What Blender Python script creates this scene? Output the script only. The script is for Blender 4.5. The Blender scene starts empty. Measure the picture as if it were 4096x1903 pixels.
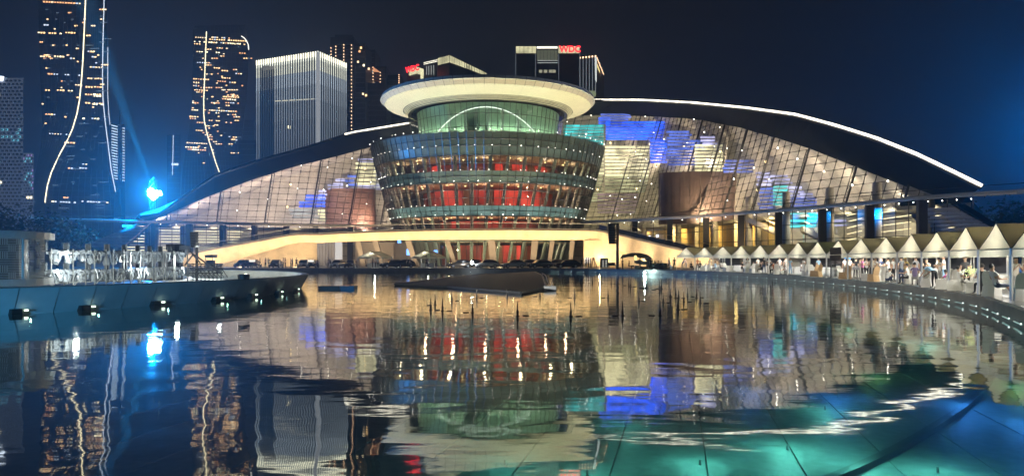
import bpy, math, random
from mathutils import Vector, Matrix, noise
random.seed(7)
R = math.radians
scene = bpy.context.scene
COL = scene.collection

# ---------------------------------------------------------------- camera, world, light, exposure
F, CX, HY, H = 2900.0, 2048.0, 1034.0, 1.7        # focal length and horizon measured on the 4096 px photograph
WZ = -0.7                                          # water level below the promenade
cam_d = bpy.data.cameras.new("camera"); cam = bpy.data.objects.new("camera", cam_d); COL.objects.link(cam)
cam.location = (0, 0, H); cam.rotation_euler = (R(90), 0, 0)
cam_d.sensor_width = 36; cam_d.lens = 36*F/4096; cam_d.shift_y = (HY-951.5)/4096
cam_d.clip_start = 0.1; cam_d.clip_end = 5000
scene.camera = cam
scene.render.resolution_x, scene.render.resolution_y = 1024, 475
scene.view_settings.view_transform = 'Standard'; scene.view_settings.look = 'None'
scene.view_settings.exposure = 0.75; scene.view_settings.gamma = 1.0
cy = scene.cycles
cy.use_denoising = True
cy.max_bounces = 7; cy.diffuse_bounces = 2; cy.glossy_bounces = 3; cy.transmission_bounces = 3
cy.transparent_max_bounces = 24; cy.volume_bounces = 0
cy.sample_clamp_indirect = 6; cy.sample_clamp_direct = 0
cy.caustics_reflective = False; cy.caustics_refractive = False
cy.use_light_tree = True

world = bpy.data.worlds.new("World"); scene.world = world; world.use_nodes = True
wt = world.node_tree; wn = wt.nodes; wl = wt.links
bg = wn['Background']
tc = wn.new('ShaderNodeTexCoord'); sp = wn.new('ShaderNodeSeparateXYZ'); rp = wn.new('ShaderNodeValToRGB')
wl.new(tc.outputs['Generated'], sp.inputs[0]); wl.new(sp.outputs['Z'], rp.inputs[0]); wl.new(rp.outputs[0], bg.inputs[0])
rp.color_ramp.elements[0].color = (0.0026, 0.0060, 0.0175, 1); rp.color_ramp.elements[0].position = 0.0
rp.color_ramp.elements[1].color = (0.0040, 0.0046, 0.0068, 1); rp.color_ramp.elements[1].position = 0.30
bg.inputs[1].default_value = 1.0

# ---------------------------------------------------------------- helpers
def P(x, y, D): return Vector(((x-CX)/F*D, D, H+(HY-y)/F*D))
def lerp(a, b, t): return a+(b-a)*t
def interp(tab, x):
    if x <= tab[0][0]: return tab[0][1]
    for (a, va), (b, vb) in zip(tab, tab[1:]):
        if x <= b: return va+(vb-va)*(x-a)/(b-a)
    return tab[-1][1]
ORG = {}
def worg(o): return ORG.get(o.name, Vector((0, 0, 0)))
def tag(o, label=None, cat=None, group=None, kind=None):
    if label: o['label'] = label
    if cat: o['category'] = cat
    if group: o['group'] = group
    if kind: o['kind'] = kind
    return o
def thing(name, label, cat, loc=(0, 0, 0), rz=0, group=None):
    o = bpy.data.objects.new(name, None); COL.objects.link(o); o.location = loc; o.rotation_euler = (0, 0, rz)
    o.empty_display_size = 0.2
    ORG[o.name] = Vector(loc)
    return tag(o, label, cat, group)
class MB:
    def __init__(s): s.v = []; s.f = []; s.m = []
    def add(s, vs, fs, mi=0):
        b = len(s.v); s.v += [tuple(v) for v in vs]; s.f += [tuple(b+i for i in f) for f in fs]; s.m += [mi]*len(fs); return s
    def quad(s, a, b, c, d, mi=0): return s.add([a, b, c, d], [(0, 1, 2, 3)], mi)
    def box(s, c, size, rz=0, mi=0, M=None):
        x, y, z = [k/2 for k in size]; cs, sn = math.cos(rz), math.sin(rz); vs = []
        for i in (-x, x):
            for j in (-y, y):
                for k in (-z, z):
                    v = Vector((i*cs-j*sn, i*sn+j*cs, k))
                    if M is not None: v = M @ Vector((i, j, k))
                    vs.append(v+Vector(c))
        return s.add(vs, [(0, 1, 3, 2), (4, 6, 7, 5), (0, 4, 5, 1), (2, 3, 7, 6), (0, 2, 6, 4), (1, 5, 7, 3)], mi)
    def tube(s, pts, r, n=6, mi=0, cap=True):
        pts = [Vector(p) for p in pts]; rings = []
        for i, p in enumerate(pts):
            d = (pts[min(i+1, len(pts)-1)]-pts[max(i-1, 0)]).normalized()
            up = Vector((0, 0, 1)) if abs(d.z) < .9 else Vector((1, 0, 0))
            u = d.cross(up).normalized(); w = d.cross(u).normalized(); rr = r[i] if isinstance(r, (list, tuple)) else r
            rings.append([p+u*math.cos(a)*rr+w*math.sin(a)*rr for a in [2*math.pi*k/n for k in range(n)]])
        vs = [v for rg in rings for v in rg]; fs = []
        for i in range(len(pts)-1):
            for k in range(n): fs.append((i*n+k, i*n+(k+1) % n, (i+1)*n+(k+1) % n, (i+1)*n+k))
        if cap: fs += [tuple(range(n))[::-1], tuple((len(pts)-1)*n+k for k in range(n))]
        return s.add(vs, fs, mi)
    def slab(s, a, b, c, d, n, mi=0):
        n = Vector(n); t = [Vector(p) for p in (a, b, c, d)]; u = [p+n for p in t]
        return s.add(t+u, [(0, 1, 2, 3), (7, 6, 5, 4), (0, 4, 5, 1), (1, 5, 6, 2), (2, 6, 7, 3), (3, 7, 4, 0)], mi)
    def lathe(s, prof, c=(0, 0), n=48, a0=0, a1=2*math.pi, mi=0):
        full = abs(a1-a0-2*math.pi) < 1e-6; m = n if full else n+1; vs = []
        for r, z in prof:
            for k in range(m):
                a = a0+(a1-a0)*k/n; vs.append((c[0]+r*math.cos(a), c[1]+r*math.sin(a), z))
        fs = []
        for i in range(len(prof)-1):
            for k in range(n): fs.append((i*m+k, i*m+(k+1) % m, (i+1)*m+(k+1) % m, (i+1)*m+k))
        return s.add(vs, fs, mi)
    def poly(s, pts, z0, z1, mi=0):
        n = len(pts); vs = [(x, y, z0) for x, y in pts]+[(x, y, z1) for x, y in pts]
        return s.add(vs, [tuple(range(n))[::-1], tuple(range(n, 2*n))]+[(k, (k+1) % n, n+(k+1) % n, n+k) for k in range(n)], mi)
    def mesh(s, name, mats, smooth=False, off=None):
        me = bpy.data.meshes.new(name)
        vs = s.v if off is None else [(a-off[0], b-off[1], c-off[2]) for a, b, c in s.v]
        me.from_pydata(vs, [], s.f)
        for m in (mats if isinstance(mats, (list, tuple)) else [mats]): me.materials.append(m)
        if any(s.m): me.polygons.foreach_set('material_index', s.m)
        if smooth: me.polygons.foreach_set('use_smooth', [True]*len(s.f))
        me.update(); return me
    def build(s, name, mats, parent=None, smooth=False, local=False, kind=None):
        if not s.f: return None
        me = s.mesh(name, mats, smooth, None if (local or parent is None) else worg(parent))
        o = bpy.data.objects.new(name, me); COL.objects.link(o)
        if parent is not None: o.parent = parent; ORG[o.name] = worg(parent)
        if kind: o['kind'] = kind
        return o
def inst(name, me, loc, parent=None, rz=0, scale=None, rot=None):
    o = bpy.data.objects.new(name, me); COL.objects.link(o)
    o.location = Vector(loc)-(worg(parent) if parent is not None else Vector((0, 0, 0)))
    o.rotation_euler = rot if rot else (0, 0, rz)
    if scale: o.scale = scale
    if parent is not None: o.parent = parent
    return o
def copy_tree(o, parent=None):
    c = o.copy(); COL.objects.link(c)
    if parent is not None: c.parent = parent
    for ch in list(o.children): copy_tree(ch, c)
    return c

MATS = {}
def mat(name, col=(.5, .5, .5), rough=.6, metal=0, emit=None, es=1.0, var=0.0, vs=3.0, bump=0.0, sample=True, trans=0.0):
    if name in MATS: return MATS[name]
    m = bpy.data.materials.new(name); m.use_nodes = True; MATS[name] = m
    nt = m.node_tree; b = nt.nodes['Principled BSDF']
    b.inputs['Base Color'].default_value = (*col, 1); b.inputs['Roughness'].default_value = rough; b.inputs['Metallic'].default_value = metal
    if emit:
        b.inputs['Emission Color'].default_value = (*emit, 1); b.inputs['Emission Strength'].default_value = es
        if not sample: m.cycles.emission_sampling = 'NONE'
    if var or bump:
        t = nt.nodes.new('ShaderNodeTexCoord'); n = nt.nodes.new('ShaderNodeTexNoise')
        n.inputs['Scale'].default_value = vs; n.inputs['Detail'].default_value = 6; n.inputs['Roughness'].default_value = .6
        nt.links.new(t.outputs['Object'], n.inputs['Vector'])
        if var:
            r = nt.nodes.new('ShaderNodeValToRGB')
            r.color_ramp.elements[0].color = (*[c*(1-var) for c in col], 1); r.color_ramp.elements[1].color = (*[min(1, c*(1+var)) for c in col], 1)
            r.color_ramp.elements[0].position = .3; r.color_ramp.elements[1].position = .7
            nt.links.new(n.outputs[0], r.inputs[0]); nt.links.new(r.outputs[0], b.inputs['Base Color'])
        if bump:
            bp = nt.nodes.new('ShaderNodeBump'); bp.inputs['Strength'].default_value = bump; bp.inputs['Distance'].default_value = .02
            nt.links.new(n.outputs[0], bp.inputs['Height']); nt.links.new(bp.outputs[0], b.inputs['Normal'])
    if trans:
        out = nt.nodes['Material Output']; mx = nt.nodes.new('ShaderNodeMixShader'); tr = nt.nodes.new('ShaderNodeBsdfTranslucent')
        tr.inputs[0].default_value = (*col, 1); mx.inputs[0].default_value = trans
        nt.links.new(b.outputs[0], mx.inputs[1]); nt.links.new(tr.outputs[0], mx.inputs[2]); nt.links.new(mx.outputs[0], out.inputs[0])
    return m
def nospec(m, lv=0.05):
    m.node_tree.nodes['Principled BSDF'].inputs['Specular IOR Level'].default_value = lv; return m
def emi(name, col, s, sample=False): return mat(name, (.02, .02, .02), .5, emit=col, es=s, sample=sample)
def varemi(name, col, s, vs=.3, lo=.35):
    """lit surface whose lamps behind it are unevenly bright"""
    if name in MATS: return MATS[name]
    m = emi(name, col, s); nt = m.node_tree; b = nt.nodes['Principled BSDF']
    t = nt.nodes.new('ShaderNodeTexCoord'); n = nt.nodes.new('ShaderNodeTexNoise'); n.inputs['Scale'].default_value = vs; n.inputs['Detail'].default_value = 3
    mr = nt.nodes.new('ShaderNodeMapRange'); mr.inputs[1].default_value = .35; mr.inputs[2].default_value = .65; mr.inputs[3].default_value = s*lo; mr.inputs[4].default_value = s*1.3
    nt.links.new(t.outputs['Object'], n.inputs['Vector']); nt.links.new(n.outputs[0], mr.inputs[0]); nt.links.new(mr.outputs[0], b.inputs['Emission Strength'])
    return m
def glass(name, tint=(.8, .85, .85), ior=1.5, rough=.02, gain=1.0, gcol=(1, 1, 1)):
    m = bpy.data.materials.new(name); m.use_nodes = True; nt = m.node_tree; nt.nodes.clear()
    out = nt.nodes.new('ShaderNodeOutputMaterial'); tr = nt.nodes.new('ShaderNodeBsdfTransparent'); gl = nt.nodes.new('ShaderNodeBsdfGlossy')
    tr.inputs[0].default_value = (*tint, 1); gl.inputs[0].default_value = (*gcol, 1); gl.inputs['Roughness'].default_value = rough
    fr = nt.nodes.new('ShaderNodeFresnel'); fr.inputs[0].default_value = ior
    ad = nt.nodes.new('ShaderNodeMath'); ad.operation = 'MULTIPLY'; ad.inputs[1].default_value = gain; ad.use_clamp = True
    mx = nt.nodes.new('ShaderNodeMixShader')
    nt.links.new(fr.outputs[0], ad.inputs[0]); nt.links.new(ad.outputs[0], mx.inputs[0]); nt.links.new(tr.outputs[0], mx.inputs[1]); nt.links.new(gl.outputs[0], mx.inputs[2]); nt.links.new(mx.outputs[0], out.inputs[0])
    MATS[name] = m; return m

ONES = ['', 'first', 'second', 'third', 'fourth', 'fifth', 'sixth', 'seventh', 'eighth', 'ninth', 'tenth', 'eleventh', 'twelfth', 'thirteenth', 'fourteenth', 'fifteenth', 'sixteenth', 'seventeenth', 'eighteenth', 'nineteenth']
def nth(n):
    if n < 20: return ONES[n]
    t, u = divmod(n, 10); T = {2: 'twent', 3: 'thirt', 4: 'fort', 5: 'fift'}[t]
    return T+'ieth' if u == 0 else T+'y-'+ONES[u]
def lamp(name, label, loc, power, col, aim=None, ang=120, size=.15, parent=None, kind='SPOT', group=None, blend=.6, cat='lamp', body=None):
    """a lamp: a housing with a glowing lens (mesh) and the light it gives"""
    L = bpy.data.lights.new(name, kind); L.energy = power; L.color = col
    if kind == 'SPOT': L.spot_size = R(ang); L.spot_blend = blend; L.shadow_soft_size = size
    elif kind == 'POINT': L.shadow_soft_size = size
    o = bpy.data.objects.new('light', L); COL.objects.link(o)
    if parent is None:
        root = thing(name, label, cat, loc, 0, group)
        if body is not None:
            b = bpy.data.objects.new('housing', body); COL.objects.link(b); b.parent = root
        o.parent = root; o.location = (0, 0, .45)
    else:
        o.parent = parent; o.location = Vector(loc)-worg(parent); root = o
    if aim is not None:
        d = Vector(aim)-Vector(loc); o.rotation_euler = d.to_track_quat('-Z', 'Y').to_euler()
    return root

# common materials
M_dark = mat('dark_paint', (.02, .022, .025), .5, var=.3)
M_steel = mat('grey_steel', (.30, .31, .32), .4, .6, var=.15)
M_dsteel = mat('dark_steel', (.05, .052, .055), .4, .5)
M_black = mat('black_plastic', (.012, .012, .013), .45)
M_conc = mat('concrete', (.28, .28, .27), .75, var=.25, vs=.8, bump=.3)
M_white = mat('white_metal', (.7, .7, .68), .4, var=.08)
M_cloth = mat('white_cloth', (.75, .74, .70), .9, var=.08, vs=4, trans=.15)
M_stone = mat('beige_stone', (.40, .35, .30), .7, var=.14, vs=.25, bump=.2)
M_cream = mat('cream_render', (.60, .49, .34), .65, var=.20, vs=.5, bump=.15)
E_white = emi('white_led', (1, .97, .85), 5.0)
E_spark = emi('spot_lens', (1, .93, .80), 7.0)
E_warm = emi('warm_lens', (1, .62, .25), 14.0)
# ---------------------------------------------------------------- ground, pool, water
RIM = [(9.0, 3.5), (11.5, 10.0), (14.0, 17.0), (16.2, 22.0), (19.2, 28.0), (22.2, 34.5), (24.6, 42.0), (26.6, 50.0), (28.3, 60.0), (29.2, 70.0), (29.4, 80.0),
       (28.4, 90.0), (26.2, 99.0), (22.0, 108.0), (17.5, 115.5), (13.0, 122.0), (6, 127.0), (-4, 130.0), (-16, 131.5), (-30, 132.0), (-44, 131.0), (-60, 128.0),
       (-80, 118.0), (-98, 100.0), (-105, 75.0), (-98, 45.0), (-75, 20.0), (-40, 6.0), (-12, 3.0), (0, 2.6)]
def smooth_closed(pts, k=4):
    out = []; n = len(pts)
    for i in range(n):
        p0, p1, p2, p3 = [Vector(pts[(i+j-1) % n]).to_2d() for j in range(4)]
        for q in range(k):
            t = q/k; out.append(.5*((2*p1)+(-p0+p2)*t+(2*p0-5*p1+4*p2-p3)*t*t+(-p0+3*p1-3*p2+p3)*t**3))
    return out
rim = smooth_closed(RIM)
NR = len(rim); C0 = Vector((-20, 68))
def off(i, d):
    a = rim[(i+1) % NR]-rim[i-1]; n = Vector((a.y, -a.x)).normalized()
    if n.dot(rim[i]-C0) < 0: n = -n
    return rim[i]+n*d
def ground_mat(name, base, scale, rough):
    m = bpy.data.materials.new(name); m.use_nodes = True; nt = m.node_tree; b = nt.nodes['Principled BSDF']
    t = nt.nodes.new('ShaderNodeTexCoord'); br = nt.nodes.new('ShaderNodeTexBrick'); br.inputs['Scale'].default_value = scale
    br.inputs['Color1'].default_value = (*base, 1); br.inputs['Color2'].default_value = (*[c*.75 for c in base], 1); br.inputs['Mortar'].default_value = (*[c*.35 for c in base], 1)
    br.inputs['Mortar Size'].default_value = .012; br.offset = .5
    n = nt.nodes.new('ShaderNodeTexNoise'); n.inputs['Scale'].default_value = .7; n.inputs['Detail'].default_value = 8
    mr = nt.nodes.new('ShaderNodeMapRange'); mr.inputs[3].default_value = rough*.5; mr.inputs[4].default_value = rough*1.3
    nt.links.new(t.outputs['Object'], br.inputs['Vector']); nt.links.new(t.outputs['Object'], n.inputs['Vector'])
    mx = nt.nodes.new('ShaderNodeMixRGB'); mx.blend_type = 'MULTIPLY'; mx.inputs[0].default_value = .5
    nt.links.new(br.outputs[0], mx.inputs[1]); nt.links.new(n.outputs[0], mx.inputs[2])
    nt.links.new(mx.outputs[0], b.inputs['Base Color']); nt.links.new(n.outputs[0], mr.inputs[0]); nt.links.new(mr.outputs[0], b.inputs['Roughness'])
    return m
M_pave = ground_mat('promenade_paving', (.17, .165, .155), .6, .45)
g = MB()
rad = [[off(i, .62) for i in range(NR)]]
for s in (1.25, 2.2, 5, 10):
    rad.append([C0+(p-C0)*s for p in rad[0]])
vs = [(p.x, p.y, 0) for rg in rad for p in rg]
g.add(vs, [(k*NR+i, k*NR+(i+1) % NR, (k+1)*NR+(i+1) % NR, (k+1)*NR+i) for k in range(len(rad)-1) for i in range(NR)])
tag(g.build('ground', M_pave), kind='structure')

# coping stones of the pool rim: each stone its own piece on the near right, the rest joined
pw = thing('pool_wall', 'low dark stone wall and coping curving round the pond', 'wall', (0, 0, 0))
M_coping = mat('wet_granite', (.16, .155, .15), .22, var=.3, vs=2.0, bump=.2)
M_wall = mat('dark_granite', (.10, .105, .10), .45, var=.3, vs=1.2, bump=.2)
w = MB(); far = MB()
for i in range(NR):
    j = (i+1) % NR; a, b = rim[i], rim[j]
    w.quad((a.x, a.y, -1.7), (b.x, b.y, -1.7), (b.x, b.y, -.06), (a.x, a.y, -.06))
    ao, bo = off(i, .60), off(j, .60); ai, bi = off(i, -.06), off(j, -.06)
    L = (b-a).length; n = max(1, int(L/1.2))
    for q in range(n):
        t0, t1 = q/n+.004, (q+1)/n-.004
        A, B, Cc, Dd = ai.lerp(bi, t0), ai.lerp(bi, t1), ao.lerp(bo, t1), ao.lerp(bo, t0)
        st = MB().slab((A.x, A.y, -.10), (B.x, B.y, -.10), (Cc.x, Cc.y, -.10), (Dd.x, Dd.y, -.10), (0, 0, .115))
        if A.x > 8 and A.y < 75: st.build('coping_stone', M_coping, pw)
        else: far.add(st.v, st.f)
w.build('wall_face', M_wall, pw)
o = far.build('coping', M_coping, pw); o['kind'] = 'stuff'

# submerged floor: long stone slabs with open joints, running towards the theatre
def slabmat():
    m = mat('pool_floor_stone', (.15, .18, .175), .6, var=.4, vs=5.0, bump=.8); return m
M_slab = slabmat()
base = MB().add([(p.x*1.0, p.y, -1.62) for p in rim], [tuple(range(NR))[::-1]]); tag(base.build('pool_floor', mat('floor_bedding', (.02, .025, .025), .9)), kind='structure')
pf = thing('pool_paving', 'submerged stone slabs covering the floor of the pond', 'paving', (0, 0, 0))
ang = R(13); ux = Vector((math.cos(ang), -math.sin(ang))); uy = Vector((math.sin(ang), math.cos(ang)))
W = 1.38; rest = MB()
def inpool(p):
    c = False; j = NR-1
    for i in range(NR):
        a, b = rim[i], rim[j]
        if (a.y > p.y) != (b.y > p.y) and p.x < (b.x-a.x)*(p.y-a.y)/(b.y-a.y)+a.x: c = not c
        j = i
    return c
AC, AR = Vector((-11.2, 21.5)), 23.6          # the curved step in the submerged floor
for ix in range(-60, 30):
    for iy in range(0, 40):
        x0, x1 = ix*W+.4, (ix+1)*W+.4; y0, y1 = iy*3.2, (iy+1)*3.2
        p = ux*((x0+x1)/2)+uy*((y0+y1)/2)
        if not inpool(p): continue
        near = -9 < p.x < 12 and p.y < 30
        gap = .012
        c = [ux*a+uy*b for a, b in ((x0+gap, y0+.004), (x1-gap, y0+.004), (x1-gap, y1-.004), (x0+gap, y1-.004))]
        z = -1.42 if (p-AC).length < AR+1 else -1.55
        st = MB().slab(*[(q.x, q.y, z-.12) for q in c], (0, 0, .12))
        if near: st.build('floor_slab', M_slab, pf)
        else: rest.add(st.v, st.f)
rest.build('far_floor_slabs', M_slab, pf, kind='stuff')
arc = smooth_closed([(18.0, 27.5), (16.4, 25.0), (14.6, 22.3), (12.5, 19.0), (9.8, 15.6), (7.6, 13.2), (5.6, 11.2), (3.6, 9.5), (1.4, 8.0), (-1.5, 6.6)])[:36]
st = MB()
for a, b in zip(arc, arc[1:]):
    n = (a-AC).normalized(); n2 = (b-AC).normalized()
    a2, b2 = a+n*.15, b+n2*.15
    st.slab((a.x, a.y, -1.41), (b.x, b.y, -1.41), (b2.x, b2.y, -1.41), (a2.x, a2.y, -1.41), (0, 0, .10))
tag(st.build('floor_joint', mat('rubber_joint', (.006, .007, .007), .6)), 'dark curved joint strip across the submerged floor at the right', 'joint')

# water
def water_mat():
    m = bpy.data.materials.new('pond_water'); m.use_nodes = True; nt = m.node_tree; N = nt.nodes; Lk = nt.links; N.clear()
    out = N.new('ShaderNodeOutputMaterial'); tc = N.new('ShaderNodeTexCoord'); sx = N.new('ShaderNodeSeparateXYZ')
    Lk.new(tc.outputs['Object'], sx.inputs[0])
    def math_(op, a, b=None, c=None):
        n = N.new('ShaderNodeMath'); n.operation = op
        for k, v in enumerate((a, b, c)):
            if v is None: continue
            if isinstance(v, (int, float)): n.inputs[k].default_value = v
            else: Lk.new(v, n.inputs[k])
        return n.outputs[0]
    def field(scx, scy, seed, det, dist=0):
        """slopes of one wave train by finite differences of its height"""
        hs = []
        e = .15/max(scx, scy)
        for dx, dy in ((0, 0), (e, 0), (0, e)):
            mp = N.new('ShaderNodeMapping'); mp.inputs['Location'].default_value = (dx*scx+seed, dy*scy+seed*1.7, seed*.3); mp.inputs['Scale'].default_value = (scx, scy, 1)
            Lk.new(tc.outputs['Object'], mp.inputs[0])
            n = N.new('ShaderNodeTexNoise'); n.inputs['Scale'].default_value = 1; n.inputs['Detail'].default_value = det; n.inputs['Roughness'].default_value = .45; n.inputs['Distortion'].default_value = dist
            Lk.new(mp.outputs[0], n.inputs['Vector']); hs.append(n.outputs[0])
        return math_('DIVIDE', math_('SUBTRACT', hs[1], hs[0]), e), math_('DIVIDE', math_('SUBTRACT', hs[2], hs[0]), e)
    farm = N.new('ShaderNodeMapRange'); farm.interpolation_type = 'SMOOTHSTEP'; Lk.new(sx.outputs['Y'], farm.inputs[0])
    farm.inputs[1].default_value = 9; farm.inputs[2].default_value = 48
    a1 = field(.55, .9, 3.1, 1.0, .3)       # slow swell
    a2 = field(1.3, 4.6, 8.7, 3.0)          # ripples
    a3 = field(.30, .15, 21.3, 2.0)         # long low rollers seen as bright and dark lines far out
    farr = N.new('ShaderNodeMapRange'); Lk.new(sx.outputs['Y'], farr.inputs[0]); farr.inputs[1].default_value = 18; farr.inputs[2].default_value = 60
    amp3 = math_('MULTIPLY', farr.outputs[0], .060)
    sl = []
    k1, k2n, k2f = .013, .0011, .0060
    amp2 = math_('ADD', math_('MULTIPLY', farm.outputs[0], k2f-k2n), k2n)
    for q in (0, 1):
        sl.append(math_('MULTIPLY', math_('ADD', math_('MULTIPLY', a1[q], k1*(1.3 if q == 0 else .8)), math_('ADD', math_('MULTIPLY', a2[q], amp2), math_('MULTIPLY', a3[q], amp3))), -1.0))
    cb = N.new('ShaderNodeCombineXYZ'); Lk.new(sl[0], cb.inputs[0]); Lk.new(sl[1], cb.inputs[1]); cb.inputs[2].default_value = 1
    nm = N.new('ShaderNodeVectorMath'); nm.operation = 'NORMALIZE'; Lk.new(cb.outputs[0], nm.inputs[0])
    gl = N.new('ShaderNodeBsdfGlossy'); gl.inputs['Roughness'].default_value = .03; gl.inputs[0].default_value = (.93, .96, .95, 1); Lk.new(nm.outputs[0], gl.inputs['Normal'])
    tr = N.new('ShaderNodeBsdfTransparent'); tr.inputs[0].default_value = (.50, .80, .78, 1)
    fr = N.new('ShaderNodeFresnel'); fr.inputs[0].default_value = 1.62; Lk.new(nm.outputs[0], fr.inputs['Normal'])
    fa = math_('MINIMUM', math_('ADD', math_('MULTIPLY', fr.outputs[0], .84), .26), 1.0); mx = N.new('ShaderNodeMixShader'); Lk.new(fa, mx.inputs[0]); Lk.new(tr.outputs[0], mx.inputs[1]); Lk.new(gl.outputs[0], mx.inputs[2]); Lk.new(mx.outputs[0], out.inputs[0])
    return m
wm = MB().add([(p.x, p.y, WZ) for p in rim], [tuple(range(NR))]); tag(wm.build('water', water_mat()), kind='structure')

# underwater lamps (teal, green and blue) let into the pool
def lens_mesh(name, r, m):
    return MB().lathe([(0.001, .06), (r*.7, .05), (r, 0), (r, -.06), (0.001, -.06)], n=10).mesh(name, [m])
teal_lens = lens_mesh('teal_lens', .10, emi('teal_led', (.25, 1, .9), 14))
uw_body = MB().lathe([(0.001, .03), (.015, .03), (.02, 0), (.02, -.05), (0.001, -.05)], n=10).mesh('housing', [M_steel])
uw = [(3150, 1800, 'teal', 60), (2800, 1860, 'teal', 45), (3450, 1870, 'teal', 55), (3750, 1890, 'teal', 40), (2350, 1900, 'teal', 22), (3300, 1640, 'teal', 30), (3850, 1620, 'blue', 60),
      (4150, 1700, 'blue', 80), (4080, 1545, 'green', 30), (3500, 1500, 'green', 18), (3700, 1360, 'teal', 60), (4000, 1330, 'cyan', 70), (3400, 1300, 'teal', 50), (3000, 1560, 'blue', 26), (3350, 1590, 'blue', 40), (2500, 1700, 'teal', 14), (2020, 1860, 'teal', 14)]
UC = {'teal': (.20, .74, .60), 'blue': (.05, .22, .75), 'green': (.30, .62, .22), 'cyan': (.05, .65, .95)}
UP = 0.9
for k, (x, y, c, p) in enumerate(uw):
    D = (H+1.42)*F/(y-HY); q = P(x, y, D)
    lamp('underwater_light', f'submerged {c} light on the pond floor, {nth(sorted(uw).index((x, y, c, p))+1)} from the left', (q.x, q.y, -1.36), p*UP*1.45, UC[c], kind='POINT', size=.12, group='underwater lights', cat='underwater light', body=uw_body)
# ---------------------------------------------------------------- theatre: plan curve of the canopy (image column -> distance)
ZC = 9.95
DC = [(-300, 130), (159, 143), (556, 152), (900, 160.5), (1300, 170), (1610, 175), (2000, 168), (2385, 153), (2534, 146), (2801, 133), (3000, 121.5), (3334, 106.5), (3668, 93), (3900, 87.5), (4096, 84), (4400, 76)]
def dc(x): return interp(DC, x)
def bulge(x): return interp([(1250, 0), (1450, 6), (1650, 18), (1900, 32), (2385, 36), (2500, 29), (2650, 18), (2850, 7), (3100, 0)], x)      # the glazing steps back behind the cone
def cpt(x, extra=0, z=0):            # point on the plan curve, 'extra' metres behind it
    g = bulge(x) if extra > 4.6 else 0
    return Vector(((x-CX)/F*(dc(x)+extra*.9+g), dc(x)+extra+g, z))
th = thing('theatre_building', 'huge shell-shaped theatre with dark arched roof and curved leaning glass facade lit inside', 'theatre', (0, 160, 0))
def fac(s, h):                       # facade surface: s = column at canopy level, h = metres above the canopy
    b = cpt(s, 5.0, ZC); lean = .24+.0030*b.x
    return Vector((b.x+lean*h, b.y+.22*h+.004*h*h*.5, ZC+h))
def toimg(p): return CX+F*p.x/p.y, HY-F*(p.z-H)/p.y
Ltab = [(560, 892), (636, 867), (800, 795), (986, 723), (1160, 668), (1336, 625), (1590, 556), (1800, 505), (2000, 472), (2200, 461), (2385, 458), (2560, 461), (2783, 472), (2990, 515), (3180, 575), (3340, 628), (3498, 692), (3689, 763), (3830, 818)]
Utab = [(560, 872), (636, 859), (795, 747), (866, 700), (1050, 640), (1240, 588), (1400, 536), (1643, 496), (1900, 445), (2150, 415), (2385, 404), (2560, 405), (2759, 416), (2980, 438), (3180, 466), (3340, 510), (3498, 560), (3660, 625), (3816, 700), (3920, 752)]
def htop(s):
    h = 0.0
    while h < 60:
        x, y = toimg(fac(s, h))
        if y <= interp(Ltab, x): return h
        h += .15
    return h
S0, S1, NS = 575, 3815, 110
# columns of the glazing: spaced evenly along the wall
ss = [S0]; tot = [0.0]
x = S0
while x < S1:
    x += 2; tot.append(tot[-1]+(cpt(x, 5)-cpt(x-2, 5)).length); ss.append(x)
cols = []
for k in range(NS+1):
    d = tot[-1]*k/NS; i = next(i for i, t in enumerate(tot) if t >= d-1e-6); cols.append(ss[i])
HT = [max(.05, htop(s)) for s in cols]
M_glass = glass('facade_glass', (.86, .88, .88), 1.45, rough=.08, gain=.35)
M_mull = mat('mullion_steel', (.10, .09, .08), .4, .6)
DZ = 1.42
panes = []
for k in range(NS):
    h = 0
    while h < max(HT[k], HT[k+1]):
        a, b = cols[k], cols[k+1]
        t0, t1 = min(h+DZ, HT[k]), min(h+DZ, HT[k+1])
        q = [fac(a, min(h, HT[k])), fac(b, min(h, HT[k+1])), fac(b, t1), fac(a, t0)]
        if (t0 > h+.02 or t1 > h+.02): panes.append(q)
        h += DZ
def parea(q):
    im = [toimg(p) for p in q]; return abs(sum(im[i][0]*im[(i+1) % 4][1]-im[(i+1) % 4][0]*im[i][1] for i in range(4)))*(0.05 if 1560 < im[0][0] < 2340 else 1)
panes.sort(key=parea, reverse=True)
rest = MB()
for n, q in enumerate(panes):
    c = sum(q, Vector())/4; q = [c+(p-c)*.97 for p in q]
    if n < 280: MB().quad(*q).build('glass_panel', M_glass, th)
    else: rest.quad(*q)
rest.build('smaller_glass_panels', M_glass, th, kind='stuff')
# horizontal cables follow constant heights, verticals lean with the wall; every fifth is a truss
for k, s in enumerate(cols):
    pts = [fac(s, HT[k]*t/8)+Vector((0, -.06, 0)) for t in range(9)]
    if k % 5 == 2 and HT[k] > 1:
        b = MB(); b.tube(pts, .17, 5)
        p2 = [p+Vector((.15, 1.5, 0)) for p in pts]; b.tube(p2, .08, 5)
        n = max(2, int(HT[k]/1.4))
        for q in range(n):
            A = fac(s, HT[k]*q/n); B = fac(s, HT[k]*(q+.5)/n)+Vector((.15, 1.5, 0)); Cc = fac(s, HT[k]*(q+1)/n)
            b.tube([A, B], .045, 4, cap=False); b.tube([B, Cc], .045, 4, cap=False)
        b.build('facade_truss', M_mull, th)
    else: MB().tube(pts, .055, 4).build('mullion', M_mull, th)
h = DZ
while h < 40:
    run = []
    for k, s in enumerate(cols+[None]):
        if s is not None and HT[k] > h: run.append(fac(s, h)+Vector((0, -.06, 0)))
        else:
            if len(run) > 1: MB().tube(run, .05, 4, cap=False).build('facade_rail', M_mull, th)
            run = []
    h += DZ
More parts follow.
